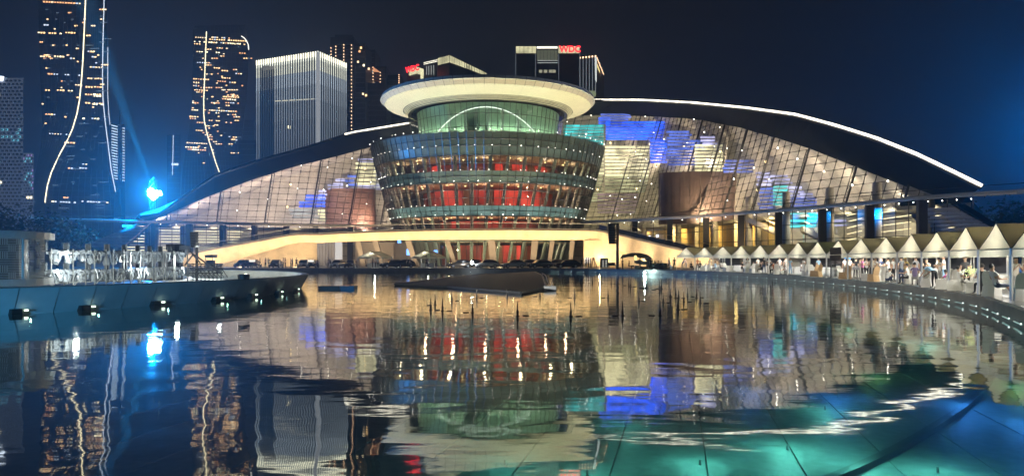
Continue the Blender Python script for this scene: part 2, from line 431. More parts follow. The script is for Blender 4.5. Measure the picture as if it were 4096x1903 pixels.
# spider clamps and their little spotlights
spark = MB().lathe([(0.001, .11), (.08, .08), (.11, 0), (.08, -.08), (0.001, -.11)], n=8).mesh('spotlight', [E_spark])
sparkw = MB().lathe([(0.001, .2), (.15, .14), (.2, 0), (.15, -.14), (0.001, -.2)], n=8).mesh('wall_lamp', [emi('amber_lens', (1, .72, .32), 3.0)])
cl = MB()
for k in range(0, NS):
    h = DZ
    while h < HT[k]-.2:
        p = fac(cols[k], h); cl.box(p+Vector((0, -.1, 0)), (.26, .1, .26)); h += DZ
cl.build('glass_clamps', M_mull, th, kind='stuff')
rnd = random.Random(3)
for k in range(0, NS, 3):
    h = rnd.choice([2, 4, 6])*DZ
    while h < HT[k]-.3:
        if rnd.random() < .85: inst('spotlight', spark, fac(cols[k], h)+Vector((0, -.35, 0)), th, scale=[rnd.uniform(.7, 1.25)]*3)
        h += DZ*rnd.choice([3, 4, 4, 5])
for k in range(4, NS, 9):
    for fr in (.35, .78):
        if HT[k] > 6: inst('amber_wall_lamp', sparkw, fac(cols[k], HT[k]*fr)+Vector((0, 8, 0)), th, scale=[1.3]*3)

# roof: dark soffit band from the glass head out to the lit eave, shell behind
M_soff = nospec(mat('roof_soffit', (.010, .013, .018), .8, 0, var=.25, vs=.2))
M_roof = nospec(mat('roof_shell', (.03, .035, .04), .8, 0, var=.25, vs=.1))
NU = 90
up = []; lo = []
for k in range(NU+1):
    t = k/NU; xu = lerp(560, 3920, t); xl = lerp(560, 3830, t)
    du = dc(xu)*.985+2.0*math.sin(math.pi*t)+bulge(xu)*1.08
    up.append(P(xu, interp(Utab, xu), du))
    # same column on the glass head
    best = min(range(len(cols)), key=lambda i: abs(toimg(fac(cols[i], HT[i]))[0]-xl))
    lo.append(P(xl, interp(Ltab, xl), fac(cols[best], HT[best]).y))
# smooth the depth of the glass head
for _ in range(6):
    ys = [p.y for p in lo]
    for i in range(1, NU):
        y = (ys[i-1]+ys[i]+ys[i+1])/3; x, yy = toimg(lo[i]); lo[i] = P(x, yy, y)
for i in range(0, NU, 2):
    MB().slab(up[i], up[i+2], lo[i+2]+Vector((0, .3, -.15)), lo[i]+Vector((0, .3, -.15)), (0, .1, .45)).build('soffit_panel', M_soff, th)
shell = MB(); N2 = 10
for i in range(NU):
    def sh(i_, j):
        if j == 0: return up[i_]+Vector((0, .1, .5))
        p = lo[i_]; t = (j-1)/(N2-1); rd = Vector((p.x, p.y-15, 0)).normalized()*(2+52*t)
        return Vector((p.x+rd.x, p.y+rd.y, ZC+(max(p.z+2.2, up[i_].z-.6)-ZC)*max(0, math.cos(t*1.35))**.7))
    for j in range(N2): shell.quad(sh(i, j), sh(i+1, j), sh(i+1, j+1), sh(i, j+1))
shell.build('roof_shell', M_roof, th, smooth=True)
def strip(i0, i1, r, s):
    MB().tube([p+Vector((0, -.35, .25)) for p in up[i0:i1+1]], r, 6).build('eave_light_strip', emi('eave_led', (1, .96, .84), s, True), th)
i1 = round((1395-560)/3360*NU); i2 = round((1660-560)/3360*NU); i3 = round((2360-560)/3360*NU)
for i in list(range(i1, i2))+list(range(i3, NU)):
    for q in (0, 1, 2):
        a, b = up[i].lerp(up[i+1], q/3+.012), up[i].lerp(up[i+1], (q+1)/3-.012); lv = rnd.choice((1.3, 1.7, 2.1))
        MB().tube([a+Vector((0, -.35, .25)), b+Vector((0, -.35, .25))], .21, 6).build('eave_light', emi('eave_led_%d' % int(lv*10), (1, .92, .74), lv), th)
MB().tube([p+Vector((0, -.15, -.1)) for p in up], .22, 6).build('eave_rail', M_dsteel, th)

# interior: back wall, ceiling, hall floor
M_iw = mat('interior_stone', (.46, .41, .34), .75, var=.3, vs=.25, bump=.2)
iw = MB(); ce = MB(); fl = MB(); IW = 20.0
xs = list(range(480, 3960, 60))
def tops(x):
    i = min(range(len(cols)), key=lambda i: abs(cols[i]-x)); return fac(cols[i], HT[i])
wallp = []
for x in xs:
    t = tops(min(max(x, S0), S1)); b = cpt(x, IW, 0); wallp.append((b, Vector((lerp(b.x, t.x, .8), max(b.y+5, t.y+7), t.z+.8)), t))
for (b0, t0, g0), (b1, t1, g1) in zip(wallp, wallp[1:]):
    iw.quad(b0, b1, t1, t0); ce.quad(t0, t1, g1+Vector((0, .5, .1)), g0+Vector((0, .5, .1)))
iw.build('interior_wall', M_iw, th); ce.build('interior_ceiling', M_iw, th)
for x in xs[:-1]:
    a, b = cpt(x, 5.2, .02), cpt(x+60, 5.2, .02); c, d = cpt(x+60, IW, .02), cpt(x, IW, .02); fl.quad(a, b, c, d)
fl.build('hall_floor', mat('polished_floor', (.45, .38, .28), .25), th)
# dim lintel band at canopy level inside
gal = MB()
for x in xs[:-1]:
    a, b = cpt(x, 8, 8.6), cpt(x+60, 8, 8.6); c, d = cpt(x+60, IW, 8.6), cpt(x, IW, 8.6); gal.slab(a, b, c, d, (0, 0, .5))
gal.build('gallery_slab', mat('gallery_render', (.42, .38, .32), .7, var=.1), th)

# lit louvres in the interior: (x0, x1, y0, y1, pitch, colour)
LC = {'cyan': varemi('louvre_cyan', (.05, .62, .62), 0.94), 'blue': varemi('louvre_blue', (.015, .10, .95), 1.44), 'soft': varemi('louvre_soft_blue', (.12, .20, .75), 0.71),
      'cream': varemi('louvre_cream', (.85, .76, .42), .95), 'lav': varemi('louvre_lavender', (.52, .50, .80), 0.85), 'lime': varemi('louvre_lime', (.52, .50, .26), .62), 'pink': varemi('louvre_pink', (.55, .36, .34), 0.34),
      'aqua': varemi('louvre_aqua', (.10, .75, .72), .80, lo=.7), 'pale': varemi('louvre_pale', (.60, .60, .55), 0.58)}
louv = [(2255, 2414, 500, 580, 12, 'cyan'), (2395, 2440, 470, 500, 10, 'blue'), (2424, 2661, 486, 556, 11, 'blue'), (2601, 2668, 560, 652, 12, 'blue'), (2400, 2520, 455, 484, 10, 'soft'),
        (2668, 2760, 524, 560, 12, 'soft'), (2668, 2810, 562, 590, 13, 'soft'), (2668, 2868, 560, 575, 14, 'soft'), (2668, 2780, 594, 656, 12, 'soft'), (2780, 2890, 578, 690, 14, 'cream'), (2810, 2868, 545, 572, 13, 'lav'),
        (2420, 2598, 584, 700, 14, 'cream'), (2420, 2600, 704, 770, 14, 'lime'), (2390, 2560, 774, 850, 14, 'pink'), (2280, 2416, 590, 690, 14, 'cream'), (2300, 2410, 700, 800, 14, 'lime'),
        (2900, 3030, 640, 692, 14, 'soft'), (3032, 3090, 688, 744, 15, 'lav'), (3032, 3092, 750, 826, 15, 'soft'), (3094, 3152, 742, 826, 14, 'aqua'), (3092, 3160, 700, 736, 14, 'lav'), (3156, 3215, 745, 800, 16, 'lav'), (3160, 3290, 790, 826, 14, 'soft'), (3200, 3250, 772, 786, 13, 'lav'),
        (3150, 3290, 852, 965, 22, 'aqua'), (3318, 3392, 878, 935, 20, 'lav'), (3290, 3345, 938, 985, 20, 'cyan'),
        (1422, 1502, 650, 738, 16, 'cream'), (1430, 1510, 634, 650, 12, 'lav'), (1424, 1540, 738, 752, 13, 'lav'), (1500, 1545, 680, 752, 16, 'pale'), (1335, 1372, 715, 752, 17, 'lav'), (1384, 1420, 700, 755, 17, 'soft'), (1310, 1372, 736, 752, 14, 'lav'),
        (1270, 1300, 760, 790, 14, 'lav'), (1222, 1300, 778, 806, 14, 'blue'), (1196, 1300, 806, 832, 14, 'blue'), (1165, 1275, 835, 880, 15, 'pale'), (1272, 1300, 838, 880, 13, 'cream')]
for x0, x1, y0, y1, pit, c in louv:
    y = y0; n = 0
    while y < y1:
        sk = rnd.uniform(-10, 10) if c in ('soft', 'pale', 'lav') else 0
        D0 = D1 = dc((x0+x1)/2)+17+bulge((x0+x1)/2)
        z = P(x0, y, (D0+D1)/2).z; hh = pit*.62/F*D0
        a = P(x0+sk, y, D0); b = P(x1+sk, y, D1); a.z = b.z = z
        MB().slab(a, b, b-Vector((0, 0, hh)), a-Vector((0, 0, hh)), (0, .25, 0)).build('louvre', LC[c], th)
        y += pit
# timber-clad auditorium drums behind the glass
def drum(x0, x1, y0, D, m, z0=8.9, r=None):
    a, b = P(x0, 1000, D), P(x1, 1000, D); r = (b.x-a.x)/2; zt = P(x0, y0, D).z; c = ((a.x+b.x)/2, D+r*.15)
    nb = 14
    for k in range(nb):
        a0 = math.pi+k*math.pi/nb+.006; a1 = math.pi+(k+1)*math.pi/nb-.006
        b = MB(); b.lathe([(r, z0), (r, zt), (r-.5, zt), (r-.5, z0), (r, z0)], c, 2, a0, a1)
        b.v = [(x, c[1]+(y-c[1])*.35, z) for x, y, z in b.v]; b.build('timber_panel', m, th)
M_wood = mat('auditorium_timber', (.15, .095, .075), .5, var=.22, vs=.6)
M_woodr = mat('auditorium_timber_red', (.19, .095, .065), .5, var=.3, vs=.5)
drum(2640, 3030, 690, 152, M_wood); drum(1296, 1500, 754, 191, M_woodr)
# warm ticket hall at ground level on the right
def wallrow(x0, x1, zb, zt, ex, m, name, n=8):
    for k in range(n):
        a, b = cpt(lerp(x0, x1, k/n)+1.5, ex), cpt(lerp(x0, x1, (k+1)/n)-1.5, ex)
        MB().slab((a.x, a.y, zb), (b.x, b.y, zb), (b.x, b.y, zt), (a.x, a.y, zt), (.02, .22, 0)).build(name, m, th)
M_hall = mat('ticket_hall_panel', (.72, .50, .20), .5, var=.12, vs=.4)
wallrow(2590, 3150, 0, 8.4, 13.5, M_hall, 'hall_panel', 12)
wallrow(3160, 3700, 0, 7.0, 13.5, M_iw, 'hall_panel', 8)
for k, x in enumerate((2620, 2700, 2790, 2870, 2950, 3040, 3120)):
    p = cpt(x, 10.5); MB().box((p.x, p.y, 4.2), (.8, .8, 8.4)).build('hall_column', mat('hall_column_stone', (.6, .52, .38), .5, var=.08), th)
    p = cpt(x+35, 9.0)
    b = MB().box((p.x, p.y, .55), (3.2, .8, 1.1)); b.box((p.x, p.y-.1, 1.15), (3.4, 1.0, .08)); b.build('ticket_counter', mat('counter_stone', (.5, .42, .30), .35), th)
    b = MB().box((p.x+1.2, p.y+.2, 2.2), (.5, .1, .9)); b.build('counter_panel', mat('counter_panel_dark', (.05, .04, .035), .4), th)
for x in (2570, 2600, 2630):
    p = cpt(x, 12.9, 0); MB().box((p.x, p.y, 6.9+(x % 4)*.1), (2.0, .12, .7)).build('hall_screen', emi('hall_screen_glow', (.65, .75, 1), 3.2), th)
# escalators inside (right)
for (xa, ya, xb, yb) in ((2975, 860, 3160, 940), (3215, 905, 3390, 985)):
    a, b = P(xa, ya, dc(xa)+8), P(xb, yb, dc(xb)+8)
    m = MB().slab(a, b, b+Vector((0, 0, -.9)), a+Vector((0, 0, -.9)), (0, 1.4, 0)); m.tube([a+Vector((0, -.1, .8)), b+Vector((0, -.1, .8))], .06, 4); m.build('escalator', mat('escalator_panel', (.5, .42, .32), .4, var=.1), th)
# lit steps seen through the lower glazing
E_step = emi('step_led', (1, .84, .48), 1.5)
for k in range(8):
    z = P(0, 918+k*11.5, 162).z
    for x0, x1 in ((520+k*-14+60, 600), (628, 745), (768, 880), (902, 965+k*-6)):
        if x1-x0 < 15: continue
        a, b = cpt(x0, 11, z), cpt(x1, 11, z); MB().slab(a, b, b+Vector((0, 0, -.13)), a+Vector((0, 0, -.13)), (0, .1, 0)).build('lit_step', E_step, th)
for k in range(7):
    for x0, x1 in ((3400, 3460), (3500, 3660), (3712, 3835)):
        z0 = 8.7-k*.95; a, b = cpt(x0, 9, z0-.3), cpt(x1, 9, z0+.15); MB().slab(a, b, b+Vector((0, 0, -.09)), a+Vector((0, 0, -.09)), (0, .1, 0)).build('lit_step', E_step, th)
# lower glazing (vertical) with its grid, below the canopy
low = []; x = 500
lx = [x]
while x < 3880:
    x += 46 if x < 3100 else 52; lx.append(x)
for i, x in enumerate(lx):
    p = cpt(x, 5); MB().tube([(p.x, p.y-.05, 0), (p.x, p.y-.05, ZC)], .07, 4).build('lower_mullion', M_mull, th)
rest = MB()
zs = [0, 2.4, 4.8, 7.2, ZC]
for a, b in zip(lx, lx[1:]):
    p, q = cpt(a+1.5, 5), cpt(b-1.5, 5)
    for z0, z1 in zip(zs, zs[1:]):
        rest.quad((p.x, p.y, z0+.04), (q.x, q.y, z0+.04), (q.x, q.y, z1-.04), (p.x, p.y, z1-.04))
rest.build('lower_glass_panels', M_glass, th, kind='stuff')
for z in zs[1:-1]:
    MB().tube([cpt(x, 4.95, z) for x in lx], .06, 4).build('lower_rail', M_mull, th)
# slatted tails of the shell outside the columns
M_tail = mat('tail_cladding', (.55, .53, .55), .5, var=.1, vs=.4)
for k in range(8):
    y0, y1 = 893+k*12.2, 893+(k+1)*12.2-2.2
    for (xa, xb, D) in ((lerp(548, 320, k/8), lerp(600, 490, k/8), 150),):
        a, b, c, d = P(xa, y0, D), P(xb, y0, D), P(xb-13, y1, D-.6), P(xa-26, y1, D-.6)
        MB().slab(a, b, c, d, (.05, .4, 0)).build('tail_slat', M_tail, th)
for k in range(6):
    y0, y1 = 838+k*16, 838+(k+1)*16-3
    a, b, c, d = P(3690+k*5, y0-6, 98), P(3818+k*30, y0-8, 86), P(3843+k*30, y1-8, 86), P(3690+k*5, y1-6, 98)
    MB().slab(a, b, c, d, (.05, .4, 0)).build('tail_slat', M_tail, th)
a, b, c, d = P(3818, 815, 85.5), P(3860, 815, 85.5), P(4015, 912, 85.5), P(3985, 912, 85.5)
MB().slab(a, b, c, d, (0, .8, 0)).build('tail_edge', M_soff, th)

# canopy visor on its columns
cv = thing('entrance_canopy', 'long thin curved canopy running across the whole front of the theatre', 'canopy', (0, 150, 0))
M_can = mat('canopy_metal', (.46, .44, .40), .5, .2, var=.12, vs=.3)
cx_ = list(range(110, 1640, 60))+[1640]; cx2 = list(range(2330, 4340, 60))
for xx in (cx_, cx2):
    for a, b in zip(xx, xx[1:]):
        A, B = cpt(a+1, 0), cpt(b-1, 0); Ab, Bb = cpt(a+1, 4.4), cpt(b-1, 4.4)
        MB().slab((A.x, A.y, ZC-.75), (B.x, B.y, ZC-.75), (Bb.x, Bb.y, ZC-.35), (Ab.x, Ab.y, ZC-.35), (0, 0, .42)).build('canopy_panel', M_can, cv)
    MB().tube([cpt(x, -.1, ZC-.35) for x in xx], .16, 6).build('canopy_edge', mat('canopy_edge_metal', (.6, .58, .52), .3, .4), cv)
    MB().tube([cpt(x, .6, ZC+.55) for x in xx], .05, 4).build('canopy_rail', M_mull, cv)
for x in (615, 757, 890, 1017, 1145, 1262, 1400, 2540, 2680, 2825, 2965, 3115, 3290, 3480, 3690):
    p = cpt(x, 1.4); MB().box((p.x, p.y, 4.6), (1.05, 1.0, 9.2), rz=-.2).build('canopy_column', mat('column_dark_stone', (.075, .07, .07), .5, var=.2), cv)
    p = cpt(x+36 if x > 2000 else x-30, 6.4)
    if x > 2400 or x < 760: MB().lathe([(.62, 0), (.62, 12.8 if x > 2900 else 9)], (p.x, p.y), 14).build('inner_column', mat('column_pale_stone', (.42, .36, .28), .5, var=.1), cv)
for x in list(range(640, 1600, 62))+list(range(2440, 3900, 58)):
    inst('canopy_downlight', spark, cpt(x, 2.6, ZC-.82), cv, scale=(.6, .6, .6))

# interior lamps that light the stone wall: floor-mounted uplights between glass and wall
up_body = MB().lathe([(0.001, 0), (.3, 0), (.34, .25), (.25, .3), (0.001, .3)], n=10)
up_body = up_body.mesh('uplight_housing', [M_black])
IU = 2.9
for x, p, c in ((640, 700, (1, .84, .74)), (800, 1500, (1, .82, .72)), (960, 1900, (1, .83, .74)), (1120, 2200, (.98, .82, .76)), (1280, 2400, (.98, .82, .74)), (1450, 2600, (1, .78, .62)), (1620, 2600, (1, .80, .62)),
                (2300, 1500, (1, .86, .48)), (2420, 1500, (1, .88, .50)), (2560, 1600, (1, .84, .50)), (2700, 2000, (1, .80, .50)), (2840, 2400, (1, .80, .52)), (2980, 1500, (1, .82, .58)), (3130, 1150, (1, .84, .64)), (3290, 850, (1, .86, .66)), (3440, 620, (1, .90, .74)), (3600, 300, (1, .90, .74)), (3740, 160, (1, .9, .74))):
    q = cpt(x, 8.2, 9.2); aim = cpt(x+30, IW+4, 24)
    lamp('gallery_uplight', '', q, p*IU, c, aim=aim, ang=150, size=.5, parent=th, blend=1)
for k, x in enumerate((1000, 1200, 1400, 1600, 1900, 2150, 2300, 2420, 2540, 2680, 2820, 2960, 3110, 3260, 3420)):
    i = min(range(len(cols)), key=lambda i: abs(cols[i]-x)); q = fac(cols[i], HT[i]*.62)+Vector((0, 5, 0)); aim = q+Vector((0, 12, 4))
    lamp('ceiling_wallwasher', '', q, 1500*IU*(.4 if x < 1500 else .9 if x < 2900 else .28), (1, .82, .62), aim=aim, ang=150, size=.3, parent=th, blend=1)
for x, p, c in ((560, 260, (1, .85, .6)), (700, 260, (1, .85, .6)), (850, 260, (1, .85, .6)), (1000, 300, (1, .8, .55)), (1180, 300, (1, .8, .55)), (1400, 300, (1, .8, .5)),
                (2560, 420, (1, .80, .45)), (2700, 560, (1, .76, .34)), (2830, 700, (1, .76, .32)), (2960, 700, (1, .76, .32)), (3090, 500, (1, .80, .42)), (3230, 360, (.9, .95, .8)), (3400, 300, (1, .9, .6)), (3580, 300, (1, .9, .6)), (3740, 240, (1, .9, .6))):
    q = cpt(x, 7.2, 8.2); aim = cpt(x, IW, 1.5)
    lamp('hall_downlight', '', q, p*IU, c, aim=aim, ang=150, size=.4, parent=th, blend=1)

# ---------------------------------------------------------------- glazed inverted cone with its dish roof
KX, KY = -5.9, 180.0
pv = thing('cone_pavilion', 'tall glass pavilion shaped as an inverted cone under a wide cream dish roof', 'pavilion', (KX, KY, 0))
def kr(z): return 20+ (28.7-20)*z/28.3 + (.55*math.sin(math.pi*max(0, min(1, z/28.3))))
def kp(r, a, z): return Vector((KX+r*math.cos(a), KY+r*math.sin(a), z))
A0, A1 = R(-170), R(-10); NA = 44       # the half that faces the pond
ang_ = [A0+(A1-A0)*k/NA for k in range(NA+1)]
bands = [(28.3, 25.4, 'sp'), (25.4, 23.5, 'sl'), (23.5, 20.3, 'gl'), (20.3, 17.9, 'sp'), (17.9, 13.1, 'gl'), (13.1, 10.9, 'sp'), (10.9, 6.2, 'gl'), (6.2, 5.4, 'sp'), (5.4, 0, 'gl')]
M_sp = nospec(mat('spandrel_glass', (.14, .21, .195), .42, .0, var=.3, vs=.3), .15)
M_sl = mat('slab_edge_teal', (.16, .25, .25), .35, var=.2, vs=.3)
M_kg = glass('cone_glass', (.80, .90, .86), 1.5)
kf = MB()
for z1, z0, t in bands:
    rows = 1 if (z1-z0) < 2.6 else 2
    for q in range(rows):
        za, zb = lerp(z0, z1, q/rows), lerp(z0, z1, (q+1)/rows)
        for k in range(NA):
            g_ = .0025; a, b = ang_[k]+g_, ang_[k+1]-g_
            if t == 'gl':
                m = MB().quad(kp(kr(za), a, za+.03), kp(kr(za), b, za+.03), kp(kr(zb), b, zb-.03), kp(kr(zb), a, zb-.03))
                if 4 <= k < NA-4 and zb > 5.5: m.build('glass_pane', M_kg, pv)
                else: kf.add(m.v, m.f)
            elif q == 0 or True:
                m = MB().slab(kp(kr(za), a, za+.03), kp(kr(za), b, za+.03), kp(kr(zb), b, zb-.03), kp(kr(zb), a, zb-.03), (0, .15, 0))
                m.build('spandrel_panel', M_sp if t == 'sp' else M_sl, pv)
kf.build('side_glass_panes', M_kg, pv, kind='stuff')
for k in range(0, NA+1):
    MB().tube([kp(kr(z)+.08, ang_[k], z) for z in (0, 5.4, 10.9, 15, 20.3, 25.4, 28.3)], .06, 4).build('fin', mat('fin_steel', (.12, .15, .14), .3, .7), pv)
for z in (28.35, 26.8, 25.4, 23.5, 21.9, 20.3, 19.1, 17.9, 16.3, 14.7, 13.1, 12, 10.9, 9.3, 7.7):
    MB().tube([kp(kr(z)+.1, a, z) for a in ang_], .055, 4).build('ring_rail', M_mull, pv)
# back half of the cone: plain dark cladding
MB().lathe([(kr(z), z) for z in (0, 8, 16, 24, 28.3)], (KX, KY), 40, A1, A0+2*math.pi).build('rear_cladding', M_sp, pv)
M_kslab = mat('pavilion_ceiling', (.55, .42, .30), .7, var=.1)
for z1, z0, t in bands:
    if t == 'sp': MB().lathe([(12, z0), (kr(z0)-.5, z0), (kr(z1)-.5, z1), (12, z1)], (KX, KY), 64).build('floor_slab', M_kslab, pv)
MB().lathe([(kr(23.6)-.4, 23.5), (12, 23.5)], (KX, KY), 64).build('ceiling', M_kslab, pv)
# red-lit rooms round the core
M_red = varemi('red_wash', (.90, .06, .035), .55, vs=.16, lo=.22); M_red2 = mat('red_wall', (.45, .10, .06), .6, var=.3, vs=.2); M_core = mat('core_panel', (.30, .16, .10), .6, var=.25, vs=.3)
nc = 26
for z0, z1, pr in ((20.3, 23.4, .3), (13.1, 17.8, .85), (6.2, 10.8, .8), (0, 5.3, .55)):
    rc = kr(z0)-8.5
    for k in range(nc):
        a0, a1 = lerp(R(-172), R(-8), k/nc)+.006, lerp(R(-172), R(-8), (k+1)/nc)-.006
        mm = M_red if (rnd.random() < pr and 5 <= k < 21) else (M_red2 if rnd.random() < .5 else M_core)
        m = MB().lathe([(rc, z0+.02), (rc, z1-(1.3 if pr == .3 else .5)), (rc-.3, z1-.5), (rc-.3, z0+.02)], (KX, KY), 2, a0, a1); m.build('wall_panel', mm, pv)
M_kcol = mat('raking_column', (.6, .68, .64), .5, var=.1)
for k in range(18):
    a = lerp(R(-168), R(-12), (k+.5)/18)
    MB().tube([kp(kr(0)-1.7, a-.10, 0), kp(kr(25)-1.9, a-.02, 25.3)], .36, 8).build('raking_column', M_kcol, pv)
# ceiling and rim lamps
for z, n, ro in ((28.75, 34, .25), (25.5, 30, .3), (20.5, 34, .25), (18.2, 26, .25), (13.3, 26, .25), (11.2, 24, .25)):
    for k in range(n):
        if rnd.random() < .75: inst('spotlight', spark, kp(kr(min(z, 28.3))+ro, lerp(R(-165), R(-15), (k+.5+rnd.uniform(-.3, .3))/n), z), pv, scale=[rnd.uniform(.35, .7)]*3)
for z in (23.3, 17.7, 10.7):
    for k in range(14): inst('ceiling_lamp', sparkw, kp(kr(z)-3-3*(k % 2), lerp(R(-150), R(-30), (k+.5)/14), z), pv, scale=(1.1, 1.1, .4))
for z, p, c in ((22.9, 110, (1, .72, .45)), (17.2, 150, (1, .55, .35)), (10.3, 150, (1, .55, .35)), (4.9, 160, (1, .75, .45))):
    for k in range(7):
        a = lerp(R(-158), R(-22), (k+.5)/7)
        lamp('room_light', '', kp(kr(z)-4.2, a, z-.5), p, c, kind='POINT', size=.3, parent=pv)
# neck under the dish
NZ0, NZ1 = 28.3, 36.8
def nr(z): return lerp(18.4, 19.6, (z-NZ0)/(NZ1-NZ0))
M_neck = mat('neck_wall', (.34, .48, .36), .45, var=.25, vs=.25)
MB().lathe([(16.8, NZ0), (17.6, NZ1)], (KX, KY), 64).build('neck_wall', M_neck, pv, smooth=True)
MB().lathe([(12, 28.2), (28.3, 28.25)], (KX, KY), 64).build('terrace', M_sl, pv)
NN = 40; an = [R(-172)+(R(164))*k/NN for k in range(NN+1)]
for q in range(3):
    za, zb = lerp(NZ0, NZ1, q/3), lerp(NZ0, NZ1, (q+1)/3)
    fb = MB()
    for k in range(NN):
        a, b = an[k]+.003, an[k+1]-.003
        m = MB().quad(kp(nr(za), a, za+.04), kp(nr(za), b, za+.04), kp(nr(zb), b, zb-.04), kp(nr(zb), a, zb-.04))
        fb.add(m.v, m.f)
    fb.build('neck_glass', M_kg, pv, kind='stuff')
    MB().tube([kp(nr(zb)+.05, a, zb) for a in an], .06, 4).build('neck_rail', M_mull, pv)
for a in an: MB().tube([kp(nr(NZ0)+.05, a, NZ0), kp(nr(NZ1)+.05, a, NZ1)], .05, 4).build('neck_mullion', M_mull, pv)
for a in (-118, -105, -97, -88, -78, -66): MB().tube([kp(17.3, R(a), 28.4), kp(18, R(a), 35.2)], .35, 8).build('neck_column', mat('neck_column', (.42, .50, .44), .5), pv)
# the roof light line's reflection, added as a glowing arc behind the neck glazing
cv_pts = [kp(18.2, R(a), 28.9+6.6*(1-((a+90)/43)**2)) for a in range(-133, -46, 3)]
for a, b in zip(cv_pts[::4], cv_pts[4::4]):
    i = cv_pts.index(a); MB().tube(cv_pts[i:i+5], .10, 5).build('reflection_arc', emi('reflection_glow', (.95, 1, .85), 1.2), pv)
# dish: segments of the fascia and the ribbed soffit
M_dish = mat('dish_cladding', (.66, .61, .46), .5, var=.05, vs=.25)
M_dish2 = mat('dish_edge', (.50, .50, .44), .5, var=.06, vs=.3)
ND = 72
for k in range(ND):
    a0, a1 = 2*math.pi*k/ND+.0014, 2*math.pi*(k+1)/ND-.0014
    MB().lathe([(26.1, 40.75), (26.35, 40.0), (26.0, 39.85)], (KX, KY), 2, a0, a1).build('dish_fascia', M_dish2, pv)
    MB().lathe([(25.95, 39.85), (25.3, 39.0), (25.0, 38.95)], (KX, KY), 2, a0, a1).build('dish_edge_panel', M_dish, pv)
    MB().lathe([(25.0, 38.93), (22.9, 38.35), (20.9, 37.75)], (KX, KY), 2, a0-.0012, a1+.0012).build('soffit_panel', M_dish, pv)
for r, z in ((20.75, 37.65), (20.45, 37.45), (20.15, 37.25), (19.85, 37.0)):
    MB().lathe([(r, z), (r-.08, z-.12), (r-.24, z-.06), (r-.2, z+.1), (r, z)], (KX, KY), 96).build('soffit_ring', M_dish, pv, smooth=True)
MB().lathe([(20.9, 38.0), (19.5, 37.9), (19.0, 36.8)], (KX, KY), 96).build('ring_recess', mat('recess_dark', (.10, .09, .07), .6), pv)
MB().lathe([(26.1, 40.78), (15, 41.8), (0.01, 42.2)], (KX, KY), 96).build('dish_top', M_roof, pv, smooth=True)
MB().lathe([(25.0, 39.0), (24.9, 40.6), (26.0, 40.7)], (KX, KY), 96).build('dish_backing', M_roof, pv)
DISH = 2.9
for k in range(20):
    a = R(-180+18*k/2*2); p = kp(27.2, a, 28.9)
    lamp('terrace_uplight', '', p, 620*DISH, (1, .88, .56), aim=kp(23.5, a, 39), ang=110, size=.2, parent=pv, blend=1)
for k in range(12):
    a = lerp(R(-165), R(-15), (k+.5)/12)
    lamp('neck_uplight', '', kp(17.7, a, 28.8), 1000, (.85, 1, .72), aim=kp(17.9, a, 36), ang=140, size=.2, parent=pv, blend=1)

for k in range(9):
    a = lerp(R(-150), R(-30), (k+.5)/9)
    lamp('added_cone_fill', '', kp(27.6, a, 7.8), 1400, (.85, 1, .92), aim=kp(kr(20), a, 20), ang=120, size=.2, parent=pv, blend=1)  # lamps without fittings, added to brighten the cone's spandrel bands
# ---------------------------------------------------------------- elevated ramp / footbridge
rb = thing('elevated_ramp', 'cream floodlit bridge deck ramping down at each end in front of the glass cone', 'footbridge', (0, 148, 0))
ft = [(690, 1033), (867, 996), (1176, 940), (1285, 940), (1318, 937), (1500, 929), (1700, 924), (2001, 920), (2200, 921), (2383, 924), (2467, 940), (2713, 1000), (2893, 1050)]
fbm = [(690, 1071), (892, 1055), (1176, 971), (1285, 971), (1318, 969), (1500, 962), (1700, 959), (2001, 958), (2200, 960), (2383, 959), (2467, 1000), (2713, 1071), (2893, 1073)]
fD = [(690, 147), (1176, 150), (1700, 150), (2377, 149), (2893, 124)]
n = 66; tp, bt = [], []
for k in range(n+1):
    x = lerp(690, 2893, k/n); D = interp(fD, x); tp.append(P(x, interp(ft, x), D)); bt.append(P(x, interp(fbm, x), D+.9))
for k in range(n):
    MB().slab(tp[k], tp[k+1], bt[k+1], bt[k], (0, .4, 0)).build('fascia_panel', M_cream, rb)
    MB().slab(tp[k]+Vector((0, .2, 0)), tp[k+1]+Vector((0, .2, 0)), tp[k+1]+Vector((0, 6, 0)), tp[k]+Vector((0, 6, 0)), (0, 0, .12)).build('deck_slab', M_conc, rb)
M_bal = glass('balustrade_glass', (.45, .47, .46), 1.5, .05)
pm = mat('parapet_stone', (.16, .15, .14), .6, var=.3, vs=.8)
for k in range(0, n):
    MB().slab(tp[k]+Vector((0, .15, .02)), tp[k+1]+Vector((0, .15, .02)), tp[k+1]+Vector((0, .15, .42)), tp[k]+Vector((0, .15, .42)), (0, .25, 0)).build('parapet', pm, rb)
    MB().quad(tp[k]+Vector((.04, .3, .44)), tp[k+1]+Vector((-.04, .3, .44)), tp[k+1]+Vector((-.04, .3, 1.35)), tp[k]+Vector((.04, .3, 1.35))).build('balustrade_panel', M_bal, rb)
    MB().tube([tp[k]+Vector((0, .26, .42)), tp[k]+Vector((0, .26, 1.5))], .045, 4).build('baluster', M_mull, rb)
MB().tube([p+Vector((0, .26, 1.5)) for p in tp], .06, 5).build('handrail', M_steel, rb)
